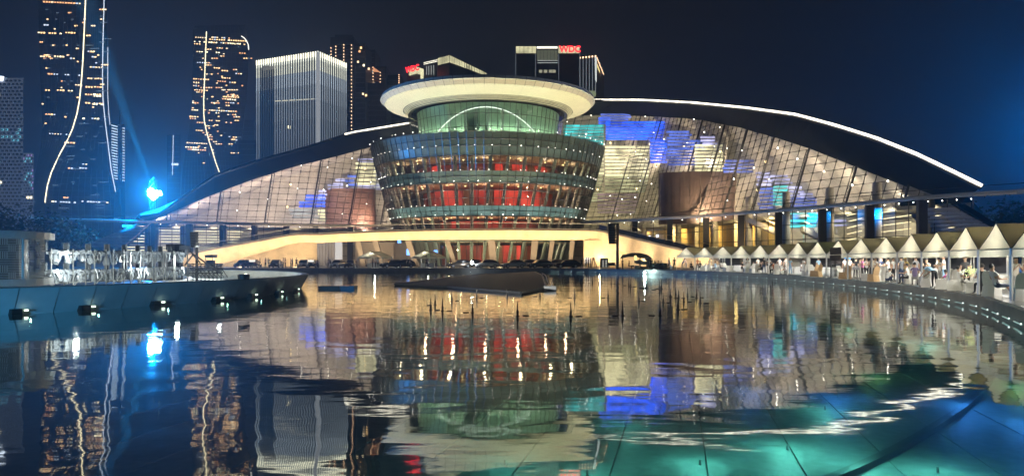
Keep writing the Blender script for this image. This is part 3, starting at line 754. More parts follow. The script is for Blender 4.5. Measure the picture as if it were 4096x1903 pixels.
# right flight: dark stair slab rising behind the cream wall
st = MB()
a, b = P(2400, 915, 150), P(2905, 1036, 127)
for k in range(30):
    p, q = a.lerp(b, k/30), a.lerp(b, (k+1)/30)
    m = MB().slab((p.x, p.y+1.2, p.z+.1), (q.x, q.y+1.2, p.z+.1), (q.x, q.y+5, p.z+.1), (p.x, p.y+5, p.z+.1), (0, 0, .22)); m.build('stair_tread', pm, rb)
MB().slab(a+Vector((0, 1, -.4)), b+Vector((0, 1, -.4)), b+Vector((0, 1, .9)), a+Vector((0, 1, .9)), (0, .2, 0)).build('stair_stringer', pm, rb)
MB().tube([a+Vector((0, 1, 2.0)), b+Vector((0, 1, 2.0))], .05, 4).build('stair_handrail', mat('brass_rail', (.6, .45, .25), .3, .8), rb)
# walls under the ramps and the forecourt wall with its arches of light
def gwall(x0, x1, D0, D1, y, m, name, zt=None):
    a, b = P(x0, y, D0), P(x1, y, D1); zt = zt or a.z
    MB().slab((a.x, a.y, 0), (b.x, b.y, 0), (b.x, b.y, zt), (a.x, a.y, zt), (0, .4, 0)).build(name, m, rb)
gwall(890, 1268, 156, 158, 972, M_cream, 'under_wall'); gwall(2335, 2640, 150, 143, 960, M_cream, 'under_wall')
for k, x in enumerate(range(1268, 1336, 12)): gwall(x, x+10, 157, 157, 968, mat('blue_grey_cladding', (.16, .17, .24), .5, var=.1), 'cladding_panel')
gwall(1336, 1368, 163, 163, 968, mat('shop_glow', (.1, .1, .1), .4, emit=(.85, .80, .75), es=.45, sample=False), 'shop_window')
gwall(1420, 1575, 166, 166, 968, M_stone, 'under_wall'); gwall(1575, 1760, 168, 166, 968, M_stone, 'under_wall')
E_bs = emi('blue_screen', (.12, .35, 1), 1.6)
for x0, x1, y0, y1 in ((1626, 1648, 996, 1020), (1590, 1604, 961, 972), (1735, 1750, 1000, 1012)):
    MB().slab(P(x0, y0, 160), P(x1, y0, 160), P(x1, y1, 160), P(x0, y1, 160), (0, .15, 0)).build('blue_screen', E_bs, rb)
for xt, xb, w in ((1430, 1455, 22), (1500, 1530, 20), (1632, 1665, 24), (1788, 1822, 20), (1965, 1975, 30), (2140, 2130, 26), (2210, 2195, 18), (2290, 2280, 18)):
    a, b = P(xt, 962, 152), P(xb, 1062, 152); b.z = 0
    ww = w/F*152/2; MB().add([(a.x-ww, a.y, a.z), (a.x+ww, a.y, a.z), (b.x+ww*.8, b.y, 0), (b.x-ww*.8, b.y, 0), (a.x-ww, a.y+1.2, a.z), (a.x+ww, a.y+1.2, a.z), (b.x+ww*.8, b.y+1.2, 0), (b.x-ww*.8, b.y+1.2, 0)],
        [(0, 1, 2, 3), (7, 6, 5, 4), (0, 3, 7, 4), (1, 5, 6, 2), (0, 4, 5, 1), (3, 2, 6, 7)]).build('raking_pier', mat('pier_render', (.22, .19, .17), .7, var=.15, vs=.5), rb)
# floodlights on the forecourt washing the cream deck
for k, x in enumerate(list(range(760, 2900, 118))):
    D = interp(fD, x)-5.0; q = Vector(((x-CX)/F*(D), D, .15)); tgt = P(x+10, interp(ft, x)+14, interp(fD, x))
    lamp('floodlight', f'low warm floodlight washing the cream bridge deck, {nth(k+1)} from the left', q, 2500*(1.0 if 1100 < x < 2420 else .62), (1, .72, .38), aim=tgt, ang=125, size=.2, group='forecourt floodlights', cat='floodlight', body=up_body)
for x, D, y in ((960, 154, 1040), (1180, 154.5, 1040), (2400, 147.5, 1030), (2580, 144, 1030), (1640, 158, 1030), (1800, 158, 1030), (2000, 156, 1030)):
    p = P(x, y, D); lamp('under_deck_lamp', '', p, 160, (1, .74, .40), kind='POINT', size=.2, parent=rb)
# ---------------------------------------------------------------- city behind
M_cg = mat('curtain_wall_blue', (.018, .026, .045), .28, .2, var=.35, vs=.08)
M_cg2 = mat('curtain_wall_dark', (.018, .02, .026), .35, .1, var=.3, vs=.08)
M_ledge = mat('floor_ledge', (.10, .12, .16), .4, .1)
E_win = [emi('window_amber', (1, .60, .26), 2.0), emi('window_warm', (1, .74, .42), 1.5), emi('window_orange', (1, .48, .20), 1.4), emi('window_pale', (.75, .85, 1), 1.0), emi('window_yellow', (1, .85, .50), 2.2), emi('window_dim', (.40, .55, .7), .22)]
WB = {}
def wbox(k):
    if k not in WB: WB[k] = MB().box((0, 0, 0), (1, 1, 1)).mesh('lit_window', [E_win[k]])
    return WB[k]
def window(parent, x, y, wpx, hpx, D, k, jit=True):
    p = P(x, y, D); s = D/F
    inst('lit_window', wbox(k), p, parent, scale=(wpx*s, .3, hpx*s))
def tower(name, label, D, levels, back=30, group='towers behind the theatre', m=M_cg, ledges=True, step=4.0, vert=14, cat='skyscraper'):
    """levels: (y, xl, xridge, xr) on the photograph at distance D (ridge nearest)"""
    b0 = P((levels[-1][1]+levels[-1][3])/2, HY, D); root = thing(name, label, cat, (b0.x, D, 0), 0, group)
    m_ = MB(); n = 5; vs = []
    lv = levels+[(HY+1.7*F/D, levels[-1][1], levels[-1][2], levels[-1][3])]
    for y, xl, xm, xr in lv:
        A = P(xl, y, D+9); B = P(xm, y, D); Cc = P(xr, y, D+7)
        z = B.z; vs += [(A.x, A.y, z), (B.x, B.y, z), (Cc.x, Cc.y, z), (Cc.x*(D+back)/(D+7), D+back, z), (A.x*(D+back)/(D+9), D+back, z)]
    fs = [tuple(range(5))]
    for i in range(len(lv)-1):
        for k in range(n): fs.append((i*n+k, i*n+(k+1) % n, (i+1)*n+(k+1) % n, (i+1)*n+k))
    m_.add(vs, fs); m_.build('wall', m, root)
    def edge(y):
        for (ya, *a), (yb, *b) in zip(lv, lv[1:]):
            if ya <= y <= yb or (ya, yb) == (lv[-2][0], lv[-1][0]):
                t = (y-ya)/(yb-ya); return [lerp(u, v, t) for u, v in zip(a, b)]
    root_edge = edge
    if ledges:
        ld = MB(); z = 4.0; zt = P(0, lv[0][0], D).z
        while z < zt-1:
            y = HY-(z-H)*F/D; e = edge(y)
            if e:
                A, B, Cc = P(e[0], y, D+8.9), P(e[1], y, D-.15), P(e[2], y, D+6.9)
                for p in (A, B, Cc): p.z = z
                ld.slab(A, B, B+Vector((0, 0, .3)), A+Vector((0, 0, .3)), (0, .5, 0)); ld.slab(B, Cc, Cc+Vector((0, 0, .3)), B+Vector((0, 0, .3)), (0, .5, 0))
            z += step
        ld.build('floor_ledges', M_ledge, root, kind='stuff')
        vm = MB()
        for k in range(1, vert):
            t = k/vert; pts = []
            for y, xl, xm, xr in lv:
                if t < .5: x = lerp(xl, xm, t*2); dd = lerp(D+9, D, t*2)
                else: x = lerp(xm, xr, t*2-1); dd = lerp(D, D+7, t*2-1)
                q = P(x, y, dd-.3); q.x = (q.x); pts.append(q)
            vm.tube(pts, .14, 4)
        vm.build('facade_fins', M_ledge, root, kind='stuff')
    return root, edge
def onwall(edge, x, y, D):
    e = edge(y)
    if x < e[1]: return D+9*max(0, (e[1]-x))/max(1, e[1]-e[0])
    return D+7*max(0, (x-e[1]))/max(1, e[2]-e[1])
def row(root, edge, D, y, spans, k, w=8, h=5, gap=11, dens=.8):
    for x0, x1 in spans:
        x = x0
        while x < x1:
            if rnd.random() < dens: window(root, x, y+(x-x0)*.05, w*rnd.uniform(.6, 1.15), h*rnd.uniform(.7, 1.2), onwall(edge, x, y, D)-.35, k if rnd.random() < .7 else rnd.randrange(5))
            x += gap
# left twin tower with the flaring outline
DA = 450
lvA = [(-420, 158, 348, 432), (-150, 154, 345, 432), (0, 152, 342, 428), (250, 158, 330, 430), (400, 166, 318, 430), (470, 168, 306, 436), (560, 166, 272, 442), (700, 140, 205, 455), (780, 130, 184, 466), (900, 124, 178, 474)]
ta, ea = tower('skyscraper', 'tallest dark blue tower with two curved light lines, its top out of frame', DA, lvA, vert=22)
E_line = emi('edge_light', (1, .84, .50), 2.0, True); E_line2 = emi('edge_light_thin', (.8, .9, 1), 1.0)
def lightline(root, pts, D, r, e, dd=-.8):
    q = []
    for (xa, ya), (xb, yb) in zip(pts, pts[1:]):
        for t in (0, .34, .67): q.append((lerp(xa, xb, t), lerp(ya, yb, t)))
    q.append(pts[-1]); MB().tube([P(x, y, D+dd) for x, y in q], r, 6).build('edge_light', e, root)
lightline(ta, [(343, -400), (342, 0), (337, 120), (331, 250), (325, 330), (318, 400), (308, 455), (290, 515), (270, 560), (236, 622), (205, 690), (190, 740), (182, 790), (180, 810)], DA, .29, E_line)
lightline(ta, [(417, -400), (416, 20), (412, 160), (410, 300), (412, 400), (420, 480), (430, 560), (445, 680), (458, 745), (465, 780)], DA+6, .22, E_line2)
lightline(ta, [(431, 190), (431, 300), (431, 380), (435, 450), (440, 500)], DA+6.6, .15, E_line2)
for y, sp_, k in ((8, [(176, 330)], 2), (100, [(168, 205)], 3), (131, [(155, 250), (265, 320)], 0), (226, [(165, 205), (220, 262)], 1), (234, [(284, 300)], 3), (296, [(196, 325)], 3), (340, [(304, 330)], 1), (361, [(185, 215), (232, 300)], 0), (457, [(185, 222)], 2), (534, [(190, 270)], 3),
                 (206, [(353, 378)], 4), (228, [(370, 400)], 1), (252, [(385, 405)], 3), (268, [(352, 408)], 1), (314, [(354, 374), (382, 412)], 0), (348, [(345, 374), (380, 408)], 0), (378, [(343, 375), (378, 408)], 0), (384, [(378, 408)], 4), (412, [(345, 412)], 0), (417, [(375, 412)], 4),
                 (474, [(334, 345), (370, 402)], 4), (570, [(262, 300)], 1), (656, [(322, 350)], 1), (672, [(265, 300), (322, 352)], 3), (745, [(385, 396)], 1), (790, [(258, 272)], 2), (805, [(200, 300), (330, 440)], 3)):
    row(ta, ea, DA, y, sp_, k, dens=.85 if k != 3 else .55)
for k in range(70):
    y = rnd.uniform(20, 840); e_ = ea(y); x = rnd.uniform(e_[0]+4, e_[2]-4); y = round(y/13)*13
    for q in range(rnd.randint(1, 5)): window(ta, x+q*8, y, 6, 3.5, onwall(ea, x, y, DA)-.35, 5)
# second tower
DB = 610
lvB = [(106, 772, 824, 985), (150, 772, 824, 996), (300, 770, 819, 992), (400, 768, 815, 984), (470, 762, 816, 976), (540, 752, 822, 968), (600, 742, 834, 962), (700, 728, 856, 956), (800, 722, 868, 952)]
tb, eb = tower('skyscraper', 'flaring tower with a single curved white light line and scattered amber windows', DB, lvB, vert=20)
MB().add([P(778, 104, DB+4), P(980, 100, DB+12), P(984, 128, DB+12), P(778, 112, DB+4), P(778, 104, DB+20), P(980, 100, DB+20), P(984, 128, DB+20), P(778, 112, DB+20)], [(0, 1, 2, 3), (7, 6, 5, 4), (0, 4, 5, 1), (3, 2, 6, 7), (0, 3, 7, 4), (1, 5, 6, 2)]).build('crown', M_cg, tb)
lightline(tb, [(826, 127), (822, 220), (818, 320), (815, 400), (815, 455), (818, 490), (827, 530), (838, 570), (851, 610), (863, 650), (878, 690)], DB, .34, E_line)
lightline(tb, [(965, 145), (976, 152), (986, 164), (993, 180), (995, 200)], DB+4, .36, emi('crown_light', (1, .95, .8), 1.6))
for y, sp_, k in ((150, [(784, 835), (850, 920)], 1), (158, [(840, 985)], 0), (167, [(780, 985)], 4), (176, [(780, 800), (930, 985)], 0), (192, [(860, 915)], 2), (207, [(790, 890)], 4), (213, [(960, 985)], 2), (250, [(782, 855)], 3), (272, [(858, 882)], 0), (283, [(890, 910)], 0), (295, [(872, 884), (945, 965)], 2),
                 (312, [(890, 925)], 0), (316, [(776, 835)], 0), (325, [(872, 905)], 2), (330, [(776, 800), (920, 940)], 0), (343, [(776, 800), (960, 975)], 2), (360, [(780, 830), (892, 905)], 0), (381, [(912, 955)], 2), (387, [(840, 850), (896, 955)], 0), (398, [(912, 950)], 4), (411, [(772, 800), (838, 880), (905, 955)], 2), (422, [(905, 918)], 0),
                 (440, [(770, 790), (820, 950)], 1), (452, [(835, 845), (865, 875)], 2), (466, [(762, 800), (865, 875), (945, 955)], 0), (474, [(762, 800)], 2), (482, [(838, 880), (942, 952)], 0), (490, [(790, 825), (905, 930)], 2), (500, [(860, 875)], 0), (520, [(758, 815)], 0), (525, [(862, 872)], 2), (542, [(885, 893)], 1), (547, [(918, 930), (838, 850)], 2), (560, [(945, 952)], 0),
                 (571, [(750, 828)], 1), (588, [(745, 830)], 4), (597, [(745, 830)], 2), (600, [(852, 860)], 4), (652, [(815, 822)], 1)):
    row(tb, eb, DB, y, sp_, k, w=7, h=4, gap=9.5, dens=.85)
for k in range(60):
    y = round(rnd.uniform(200, 620)/9)*9; e_ = eb(y); x = rnd.uniform(e_[0]+4, e_[2]-8)
    for q in range(rnd.randint(1, 4)): window(tb, x+q*9.5, y, 6.5, 3.5, onwall(eb, x, y, DB)-.35, rnd.choice((0, 1, 2, 5)))
for k in range(34):
    y = round(rnd.uniform(20, 500)/13)*13; e_ = ea(y); x = rnd.uniform(e_[0]+4, e_[2]-20)
    for q in range(rnd.randint(1, 3)): window(ta, x+q*10, y, 7, 4.5, onwall(ea, x, y, DA)-.35, rnd.choice((0, 1, 2)))
# white-finned office block
oc = thing('office_block', 'broad office block with closely spaced vertical white light fins', 'office block', (-100, 340, 0), 0, 'towers behind the theatre')
zt = P(1273, 208, 330).z
A = P(1028, 245, 345.5); B = P(1273, 208, 330); Cc = P(1385, 255, 350)
A.z = B.z = Cc.z = zt
MB().poly([(A.x, A.y), (B.x, B.y), (Cc.x, Cc.y), (Cc.x-30, Cc.y+22), (A.x+3, A.y+25)][::1], 0, zt-.4).build('wall', mat('fin_block_glass', (.03, .04, .055), .3, .2, var=.3, vs=.1), oc)
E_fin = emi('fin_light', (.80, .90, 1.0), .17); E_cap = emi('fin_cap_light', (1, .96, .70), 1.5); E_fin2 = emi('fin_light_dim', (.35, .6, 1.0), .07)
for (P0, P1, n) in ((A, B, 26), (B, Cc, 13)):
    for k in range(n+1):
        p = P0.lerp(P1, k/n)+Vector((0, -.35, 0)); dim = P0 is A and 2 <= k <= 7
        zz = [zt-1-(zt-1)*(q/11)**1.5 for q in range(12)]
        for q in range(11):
            s_ = round(.10+.95*math.exp(-q*.55), 3)*(.25 if dim and q else 1); w_ = emi('fin_falloff_%d' % int(s_*1000), (.95, .97, .80) if q < 2 else ((.72, .84, .95) if not dim else (.35, .6, 1)), s_)  # cap lamp's falloff down the fin painted as dimming emission steps
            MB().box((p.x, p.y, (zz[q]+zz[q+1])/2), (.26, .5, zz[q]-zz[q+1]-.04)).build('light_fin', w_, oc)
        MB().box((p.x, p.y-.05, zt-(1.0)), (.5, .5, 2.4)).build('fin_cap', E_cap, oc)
MB().box((B.x, B.y-.3, zt/2), (1.5, 1.0, zt)).build('corner_fin', emi('corner_glow', (.85, .9, .95), .22), oc)
for (xa, xb, y) in ((1190, 1270, 252), (1100, 1272, 405)):
    for k in range(6): a, b = P(lerp(xa, xb, k/6), y-(k*1.6), lerp(340, 331, k/6)-.7), P(lerp(xa, xb, (k+.8)/6), y-(k+.8)*1.6, lerp(340, 331, (k+.8)/6)-.7); MB().tube([a, b], .22, 4).build('floor_light', emi('floor_light', (1, .95, .7), .45), oc)
for k in range(6): window(oc, 1155+k*9, 508+(k % 2)*2, 5, 12, 337, 4)
MB().slab(P(1050, 265, 343), P(1108, 258, 340), P(1108, 275, 340), P(1050, 282, 343), (0, .4, 0)).build('roof_sign_frame', mat('sign_frame', (.12, .12, .12), .4, emit=(1, .95, .8), es=.10), oc)
# dark residential towers behind it, dotted with small lamps
E_dot = MB().box((0, 0, 0), (1, .4, 1)).mesh('facade_lamp', [emi('dot_lamp', (1, .60, .34), 2.2)])
def dark_block(label, boxes, D, dots):
    root = thing('apartment_tower', label, 'apartment tower', (P(boxes[0][0], 0, D).x, D, 0), 0, 'dark apartment towers')
    for x0, x1, yt, dd in boxes:
        a, b = P(x0, yt, D+dd), P(x1, yt, D+dd); MB().box(((a.x+b.x)/2, D+dd+10, a.z/2), (b.x-a.x, 20, a.z)).build('wall', M_cg2, root)
        m = MB(); z = 3.2
        while z < a.z-2: m.box(((a.x+b.x)/2, D+dd-.2, z), (b.x-a.x-1, .5, .35)); z += 3.2
        m.build('balcony_edges', M_ledge, root, kind='stuff')
    for x, y0, y1, st, dd in dots:
        y = y0
        while y < y1: inst('facade_lamp', E_dot, P(x, y+rnd.uniform(-1, 1), D+dd-.6), root, scale=[.55]*3); y += st
    return root
d1 = dark_block('dark apartment tower with rows of tiny orange lamps, right of the finned block', [(1322, 1415, 150, 0), (1340, 1410, 140, 6), (1405, 1462, 175, 5), (1400, 1545, 330, 12)], 450,
    [(1324, 192, 240, 13, 0), (1343, 186, 235, 13, 0), (1375, 181, 260, 12, 0), (1406, 181, 528, 14, 0)])
d2 = dark_block('dark stepped apartment tower with an orange crown strip, nearest the dish roof', [(1455, 1500, 200, 0), (1490, 1545, 265, 4), (1500, 1600, 300, 10)], 480,
    [(1492, 270, 510, 12, 0), (1521, 290, 510, 13, 3), (1596, 300, 335, 8, 9)])
for k in range(19): MB().slab(P(1495, 296+k*12, 479), P(1517, 298+k*12, 479), P(1517, 302+k*12, 479), P(1495, 300+k*12, 479), (0, .5, 0)).build('balcony', mat('balcony_red', (.16, .06, .04), .6, emit=(1, .35, .15), es=.05), d2)
MB().add([P(1492, 268, 478.5), P(1522, 290, 478.5), P(1492, 288, 478.5), P(1492, 268, 479.5), P(1522, 290, 479.5), P(1492, 288, 479.5)], [(0, 1, 2), (5, 4, 3), (0, 3, 4, 1), (1, 4, 5, 2), (2, 5, 3, 0)]).build('crown_panel', emi('crown_orange', (1, .42, .20), .6), d2)
for x, y, k in ((1444, 192, 0), (1438, 206, 2), (1432, 248, 1), (1455, 262, 4), (1475, 276, 1), (1452, 376, 1), (1464, 382, 0)): window(d1, x, y, 7, 8, 448.5, k)
for x, y, k in ((1540, 344, 1), (1508, 400, 1), (1495, 334, 0), (1404, 505, 2), (1438, 500, 3), (1460, 508, 3)): window(d2, x, y, 7, 8, 474, k)
# crown-lit hotel blocks behind the dish
E_crown = varemi('crown_panel_light', (.90, .85, .50), .62, vs=.12, lo=.6)
def crown(root, a, b, n, zb, zt_, m=None):
    for k in range(n):
        p, q = a.lerp(b, (k+.05)/n), a.lerp(b, (k+.95)/n); MB().slab((p.x, p.y, zb), (q.x, q.y, zb), (q.x, q.y, zt_), (p.x, p.y, zt_), (0, .6, 0)).build('crown_panel', m or E_crown, root)
def text(body, loc, size, rz, parent, m, name='sign_lettering', extrude=.15, off_=.0, rx=90):
    c = bpy.data.curves.new(name, 'FONT'); c.body = body; c.size = size; c.extrude = extrude; c.offset = off_; c.align_x = 'CENTER'; c.align_y = 'CENTER'
    c.materials.append(m); tmp = bpy.data.objects.new('tmp', c); COL.objects.link(tmp); me = bpy.data.meshes.new_from_object(tmp.evaluated_get(bpy.context.evaluated_depsgraph_get())); bpy.data.objects.remove(tmp)
    o = bpy.data.objects.new(name, me); COL.objects.link(o); o.location = Vector(loc)-worg(parent); o.rotation_euler = (R(rx), 0, rz); o.parent = parent; return o
E_red = emi('red_sign', (1, .02, .03), 2.0)
DE = 400
he = thing('hotel_block', 'dark block with a pitched glowing crown and red sign, left behind the dish roof', 'hotel', (-38, DE, 0), 0, 'blocks with glowing crowns')
def blk(root, x0, x1, yt, D, dp=20, m=M_cg2, name='wall'):
    a, b = P(x0, yt, D), P(x1, yt, D); k = (D+dp)/D; return MB().poly([(a.x, D), (b.x, D), (b.x*k, D+dp), (a.x*k, D+dp)], 0, a.z).build(name, m, root)
blk(he, 1629, 1690, 288, DE+8); blk(he, 1696, 1748, 246, DE+10)
z1 = P(0, 262, DE).z; z0 = P(0, 286, DE).z
crown(he, P(1629, 0, DE+9), P(1668, 0, DE+3), 5, z0-.3, z1, None); crown(he, P(1668, 0, DE+3), P(1695, 0, DE+8), 3, z0-.3, z1)
text('WDC', (P(1648, 0, DE).x, DE+1.2, (z0+z1)/2), 4.4, R(-40), he, E_red, off_=.12)
MB().add([P(1750, 231, DE), P(1798, 219, DE-8), P(1948, 293, DE+22), P(1948, 400, DE+22), P(1750, 400, DE), P(1798, 400, DE-8), P(1948, 300, DE+30), P(1750, 235, DE+30)], [(0, 1, 5, 4), (1, 2, 3, 5), (0, 7, 6, 2, 1)]).build('wall', M_cg2, he)
for k in range(5):
    a, b = P(lerp(1751, 1797, k/5)+.5, lerp(234, 222, k/5), DE-8*k/5-.6), P(lerp(1751, 1797, (k+1)/5)-.5, lerp(234, 222, (k+1)/5), DE-8*(k+1)/5-.6)
    MB().slab(a, b, b-Vector((0, 0, 3.7)), a-Vector((0, 0, 3.7)), (0, .4, 0)).build('crown_panel', E_crown, he)
for k in range(15):
    t0, t1 = k/15, (k+1)/15; a, b = P(lerp(1798, 1948, t0)+.6, lerp(222, 294, t0), DE-8+30*t0-.6), P(lerp(1798, 1948, t1)-.6, lerp(222, 294, t1), DE-8+30*t1-.6); hgt = lerp(3.6, 1.6, t0)
    MB().slab(a, b, b-Vector((0, 0, hgt)), a-Vector((0, 0, hgt)), (0, .4, 0)).build('crown_panel', E_crown, he)
for y in (240, 246): MB().tube([P(1695, y+12, DE+8), P(1749, y, DE)], .18, 4).build('roof_edge_light', emi('edge_white', (1, .95, .75), 1.3), he)
for x in (1706, 1715, 1725, 1735): MB().tube([P(x, 266-(x-1706)*.2, DE+8), P(x, 300, DE+8)], .12, 4).build('mullion_light', emi('mullion_white', (.8, .85, .8), .5), he)
blk(he, 1682, 1694, 290, DE+7, 3, E_crown, 'lit_room')
DF = 400
hf = thing('hotel_block', 'pair of dark joined blocks with square glowing crowns and large red letters', 'hotel', (P(2190, 0, DF).x, DF, 0), 0, 'blocks with glowing crowns')
blk(hf, 2064, 2144, 214, DF); blk(hf, 2146, 2232, 190, DF+6, 18); blk(hf, 2234, 2318, 214, DF)
for x0, x1, n in ((2063, 2145, 5), (2233, 2319, 5)):
    za, zb = P(0, 186, DF).z, P(0, 214, DF).z; crown(hf, P(x0, 0, DF-.2), P(x1, 0, DF-.2), n, zb, za-.1); blk(hf, x0+1, x1-1, 187, DF+1, 18, M_cg2)
text('WDC', (P(2280, 0, DF).x, DF-.9, (za+zb)/2), 4.7, 0, hf, E_red, off_=.16)
for y, r in ((189, .35), (193, .3)): MB().tube([P(2147, y, DF+5), P(2230, y, DF+5)], r, 4).build('roof_edge_light', emi('edge_white', (1, .95, .75), 1.3), hf)
for k in range(6): p = P(2152+k*15, 202, DF+5.8); MB().slab(P(2148+k*14, 202, DF+5.8), P(2160+k*14, 202, DF+5.8), P(2160+k*14, 242, DF+5.8), P(2148+k*14, 242, DF+5.8), (0, .2, 0)).build('atrium_pane', mat('atrium_glow', (.08, .09, .08), .4, emit=(.7, .75, .5), es=.10), hf)
for y in (243, 252): MB().tube([P(2150, y, DF+5), P(2232, y, DF+5)], .13, 4).build('sky_bridge_rail', emi('mullion_white', (.8, .85, .8), .5), hf)
for x in (2156, 2176, 2196, 2210): blk(hf, x, x+12, 280, DF+5.4, .4, None or emi('room_pale', (.75, .72, .5), .35), 'lit_room') if 0 else MB().slab(P(x, 280, DF+5.5), P(x+13, 280, DF+5.5), P(x+13, 291, DF+5.5), P(x, 291, DF+5.5), (0, .3, 0)).build('lit_room', emi('room_pale', (.75, .72, .5), .35), hf)
for x in (2063, 2142, 2235, 2319): MB().tube([P(x, 216, DF-.5), P(x, 320, DF-.5)], .14, 4).build('edge_mullion', emi('mullion_dim', (.6, .7, .8), .16), hf)
hg = thing('office_block', 'slim dark block with fine light lines and bright sloping edge, beside the red letters', 'office block', (P(2365, 0, 430).x, 430, 0), 0, 'towers behind the theatre')
blk(hg, 2320, 2385, 228, 430); MB().add([P(2385, 228, 430), P(2416, 300, 448), P(2416, 420, 448), P(2385, 420, 430), P(2385, 228, 450), P(2416, 300, 452)], [(0, 1, 2, 3), (0, 4, 5, 1)]).build('wall', M_cg2, hg)
for k in range(6):
    x = 2320+k*12.4; y = 232-k*1.3
    MB().tube([P(x, y+3, 429.3), P(x, 372, 429.3)], .13, 4).build('line_light', emi('mullion_mid', (.7, .8, .9), .3), hg); inst('facade_lamp', E_dot, P(x, y, 429), hg, scale=(.8, .8, .9))
MB().slab(P(2379, 226, 429), P(2387, 232, 429), P(2387, 330, 429), P(2381, 320, 429), (0, .4, 0)).build('corner_glow', emi('corner_pale', (.8, .85, .8), .7), hg)
MB().slab(P(2389, 255, 431), P(2402, 290, 440), P(2402, 300, 440), P(2389, 268, 431), (0, .4, 0)).build('gold_panel', emi('gold_panel', (1, .8, .3), .8), hg)
for k in range(14): inst('facade_lamp', E_dot, P(2388+k*2.0, 232+k*5, 430+k), hg, scale=(.5, .5, .5))
for x in (2345, 2358, 2372): MB().lathe([(0.01, 0), (1.6, 0), (1.9, 1.5), (1.4, 3), (0.01, 3)], (P(x, 0, 425).x, 425), 10).build('rooftop_tank', emi('tank_glow', (.6, .7, .4), .25), hg)
for o in hg.children:
    if o.name.startswith('rooftop_tank'): o.location.z = P(0, 386, 425).z
# far left: perforated blocks
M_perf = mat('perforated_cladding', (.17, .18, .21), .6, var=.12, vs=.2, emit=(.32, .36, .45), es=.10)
M_hole = mat('window_void', (.01, .013, .018), .4); holeb = MB().box((0, 0, 0), (1, .5, 1)).mesh('window', [M_hole])
E_tq = [emi('window_turquoise', (.2, .75, .95), .55), emi('window_violet', (.55, .35, .9), .45)]
tqb = [MB().box((0, 0, 0), (1, .5, 1)).mesh('framed_window', [e]) for e in E_tq]
def perf(label, x0, x1, yt, D, stx, sty):
    root = thing('perforated_block', label, 'office block', (P(x0, 0, D).x, D, 0), 0, 'perforated blocks at the left edge')
    blk(root, x0, x1, yt, D, 25, M_perf); y = yt+sty*.8; r = 0; s = D/F
    while y < 865:
        x = x0+stx*(.6 if r % 2 else 1.1)
        while x < x1-4:
            if x > -20:
                u = rnd.random()
                hot = abs(y-540) < 32 or (x0 > 50 and y < 760)
                if hot and u < .38:
                    inst('framed_window', tqb[1 if x0 > 50 and u < .2 else 0], P(x, y, D-.1), root, scale=(stx*.5*s, 1, sty*.5*s)); inst('window', holeb, P(x-1, y, D-.3), root, scale=(stx*.36*s, 1, sty*.36*s))
                elif u > .985: window(root, x, y, 7, 8, D-.3, 4)
                else: inst('window', holeb, P(x, y, D-.1), root, scale=(stx*.5*s, 1, sty*.5*s))
            x += stx
        y += sty; r += 1
    return root
hp = perf('tall pale block peppered with staggered square windows, cut by the left edge', -60, 93, 312, 300, 17, 14)
perf('lower pale block with staggered windows and a violet glow, beside the taller one', 86, 134, 612, 320, 12, 12)
MB().slab(P(-20, 302, 299), P(14, 306, 299), P(10, 326, 299), P(-20, 322, 299), (0, .4, 0)).build('roof_sign', emi('roof_sign_white', (.75, .85, 1), 1.6), hp)
# small far blocks
sb = thing('striped_block', 'small far block edged with short white light bars, behind the tallest tower', 'office block', (P(470, 0, 520).x, 520, 0), 0, 'towers behind the theatre')
blk(sb, 440, 500, 500, 520, 20, M_cg)
for k in range(20): MB().tube([P(446, 501+k*11, 519.5), P(470, 507+k*11, 519.5)], .28, 4).build('light_bar', emi('bar_light', (.75, .9, 1), 1.0 if k < 6 else .35), sb); MB().tube([P(490, 512+k*11, 519.5), P(499, 514+k*11, 519.5)], .3, 4).build('light_bar', emi('bar_light2', (.75, .9, 1), .9), sb)
MB().box((P(480, 0, 518).x, 518, P(0, 480, 518).z), (.8, .8, 14)).build('mast', M_ledge, sb)
for lab, x0, x1, yt, D, in (('low far block with a thin lit corner line, left of the second tower', 668, 722, 540, 560), ('dark low block tucked between the second tower and the finned block', 955, 1030, 560, 520), ('faint slab rising above the dark low block', 966, 1016, 480, 700)):
    s_ = thing('city_block', lab, 'building', (P((x0+x1)/2, 0, D).x, D, 0), 0, 'low far blocks'); blk(s_, x0, x1, yt, D, 20, M_cg)
    m = MB(); z = 4
    while z < P(0, yt, D).z-1: m.box((P((x0+x1)/2, 0, D).x, D-.2, z), ((x1-x0)/F*D-1, .5, .3)); z += 4
    m.build('floor_ledges', M_ledge, s_, kind='stuff')
    if x0 == 668: MB().tube([P(693, 542, D-1), P(690, 700, D-1)], .2, 4).build('corner_line', E_line2, s_); [window(s_, x, 657, 8, 8, D-1, 3) for x in (690, 700, 709)]
pm_ = thing('obelisk', 'slim pale pillar standing at the foot of the tallest tower', 'pillar', (P(470, 0, 260).x, 260, 0))
a = P(470, 775, 260); MB().add([(a.x-1.2, 259, 0), (a.x+1.2, 259, 0), (a.x+1.2, 261, 0), (a.x-1.2, 261, 0), (a.x-.8, 259.3, a.z), (a.x+.8, 259.3, a.z+2), (a.x+.8, 260.7, a.z+2), (a.x-.8, 260.7, a.z)], [(0, 1, 5, 4), (1, 2, 6, 5), (2, 3, 7, 6), (3, 0, 4, 7), (4, 5, 6, 7)]).build('shaft', mat('pillar_pale', (.35, .40, .45), .5), pm_)

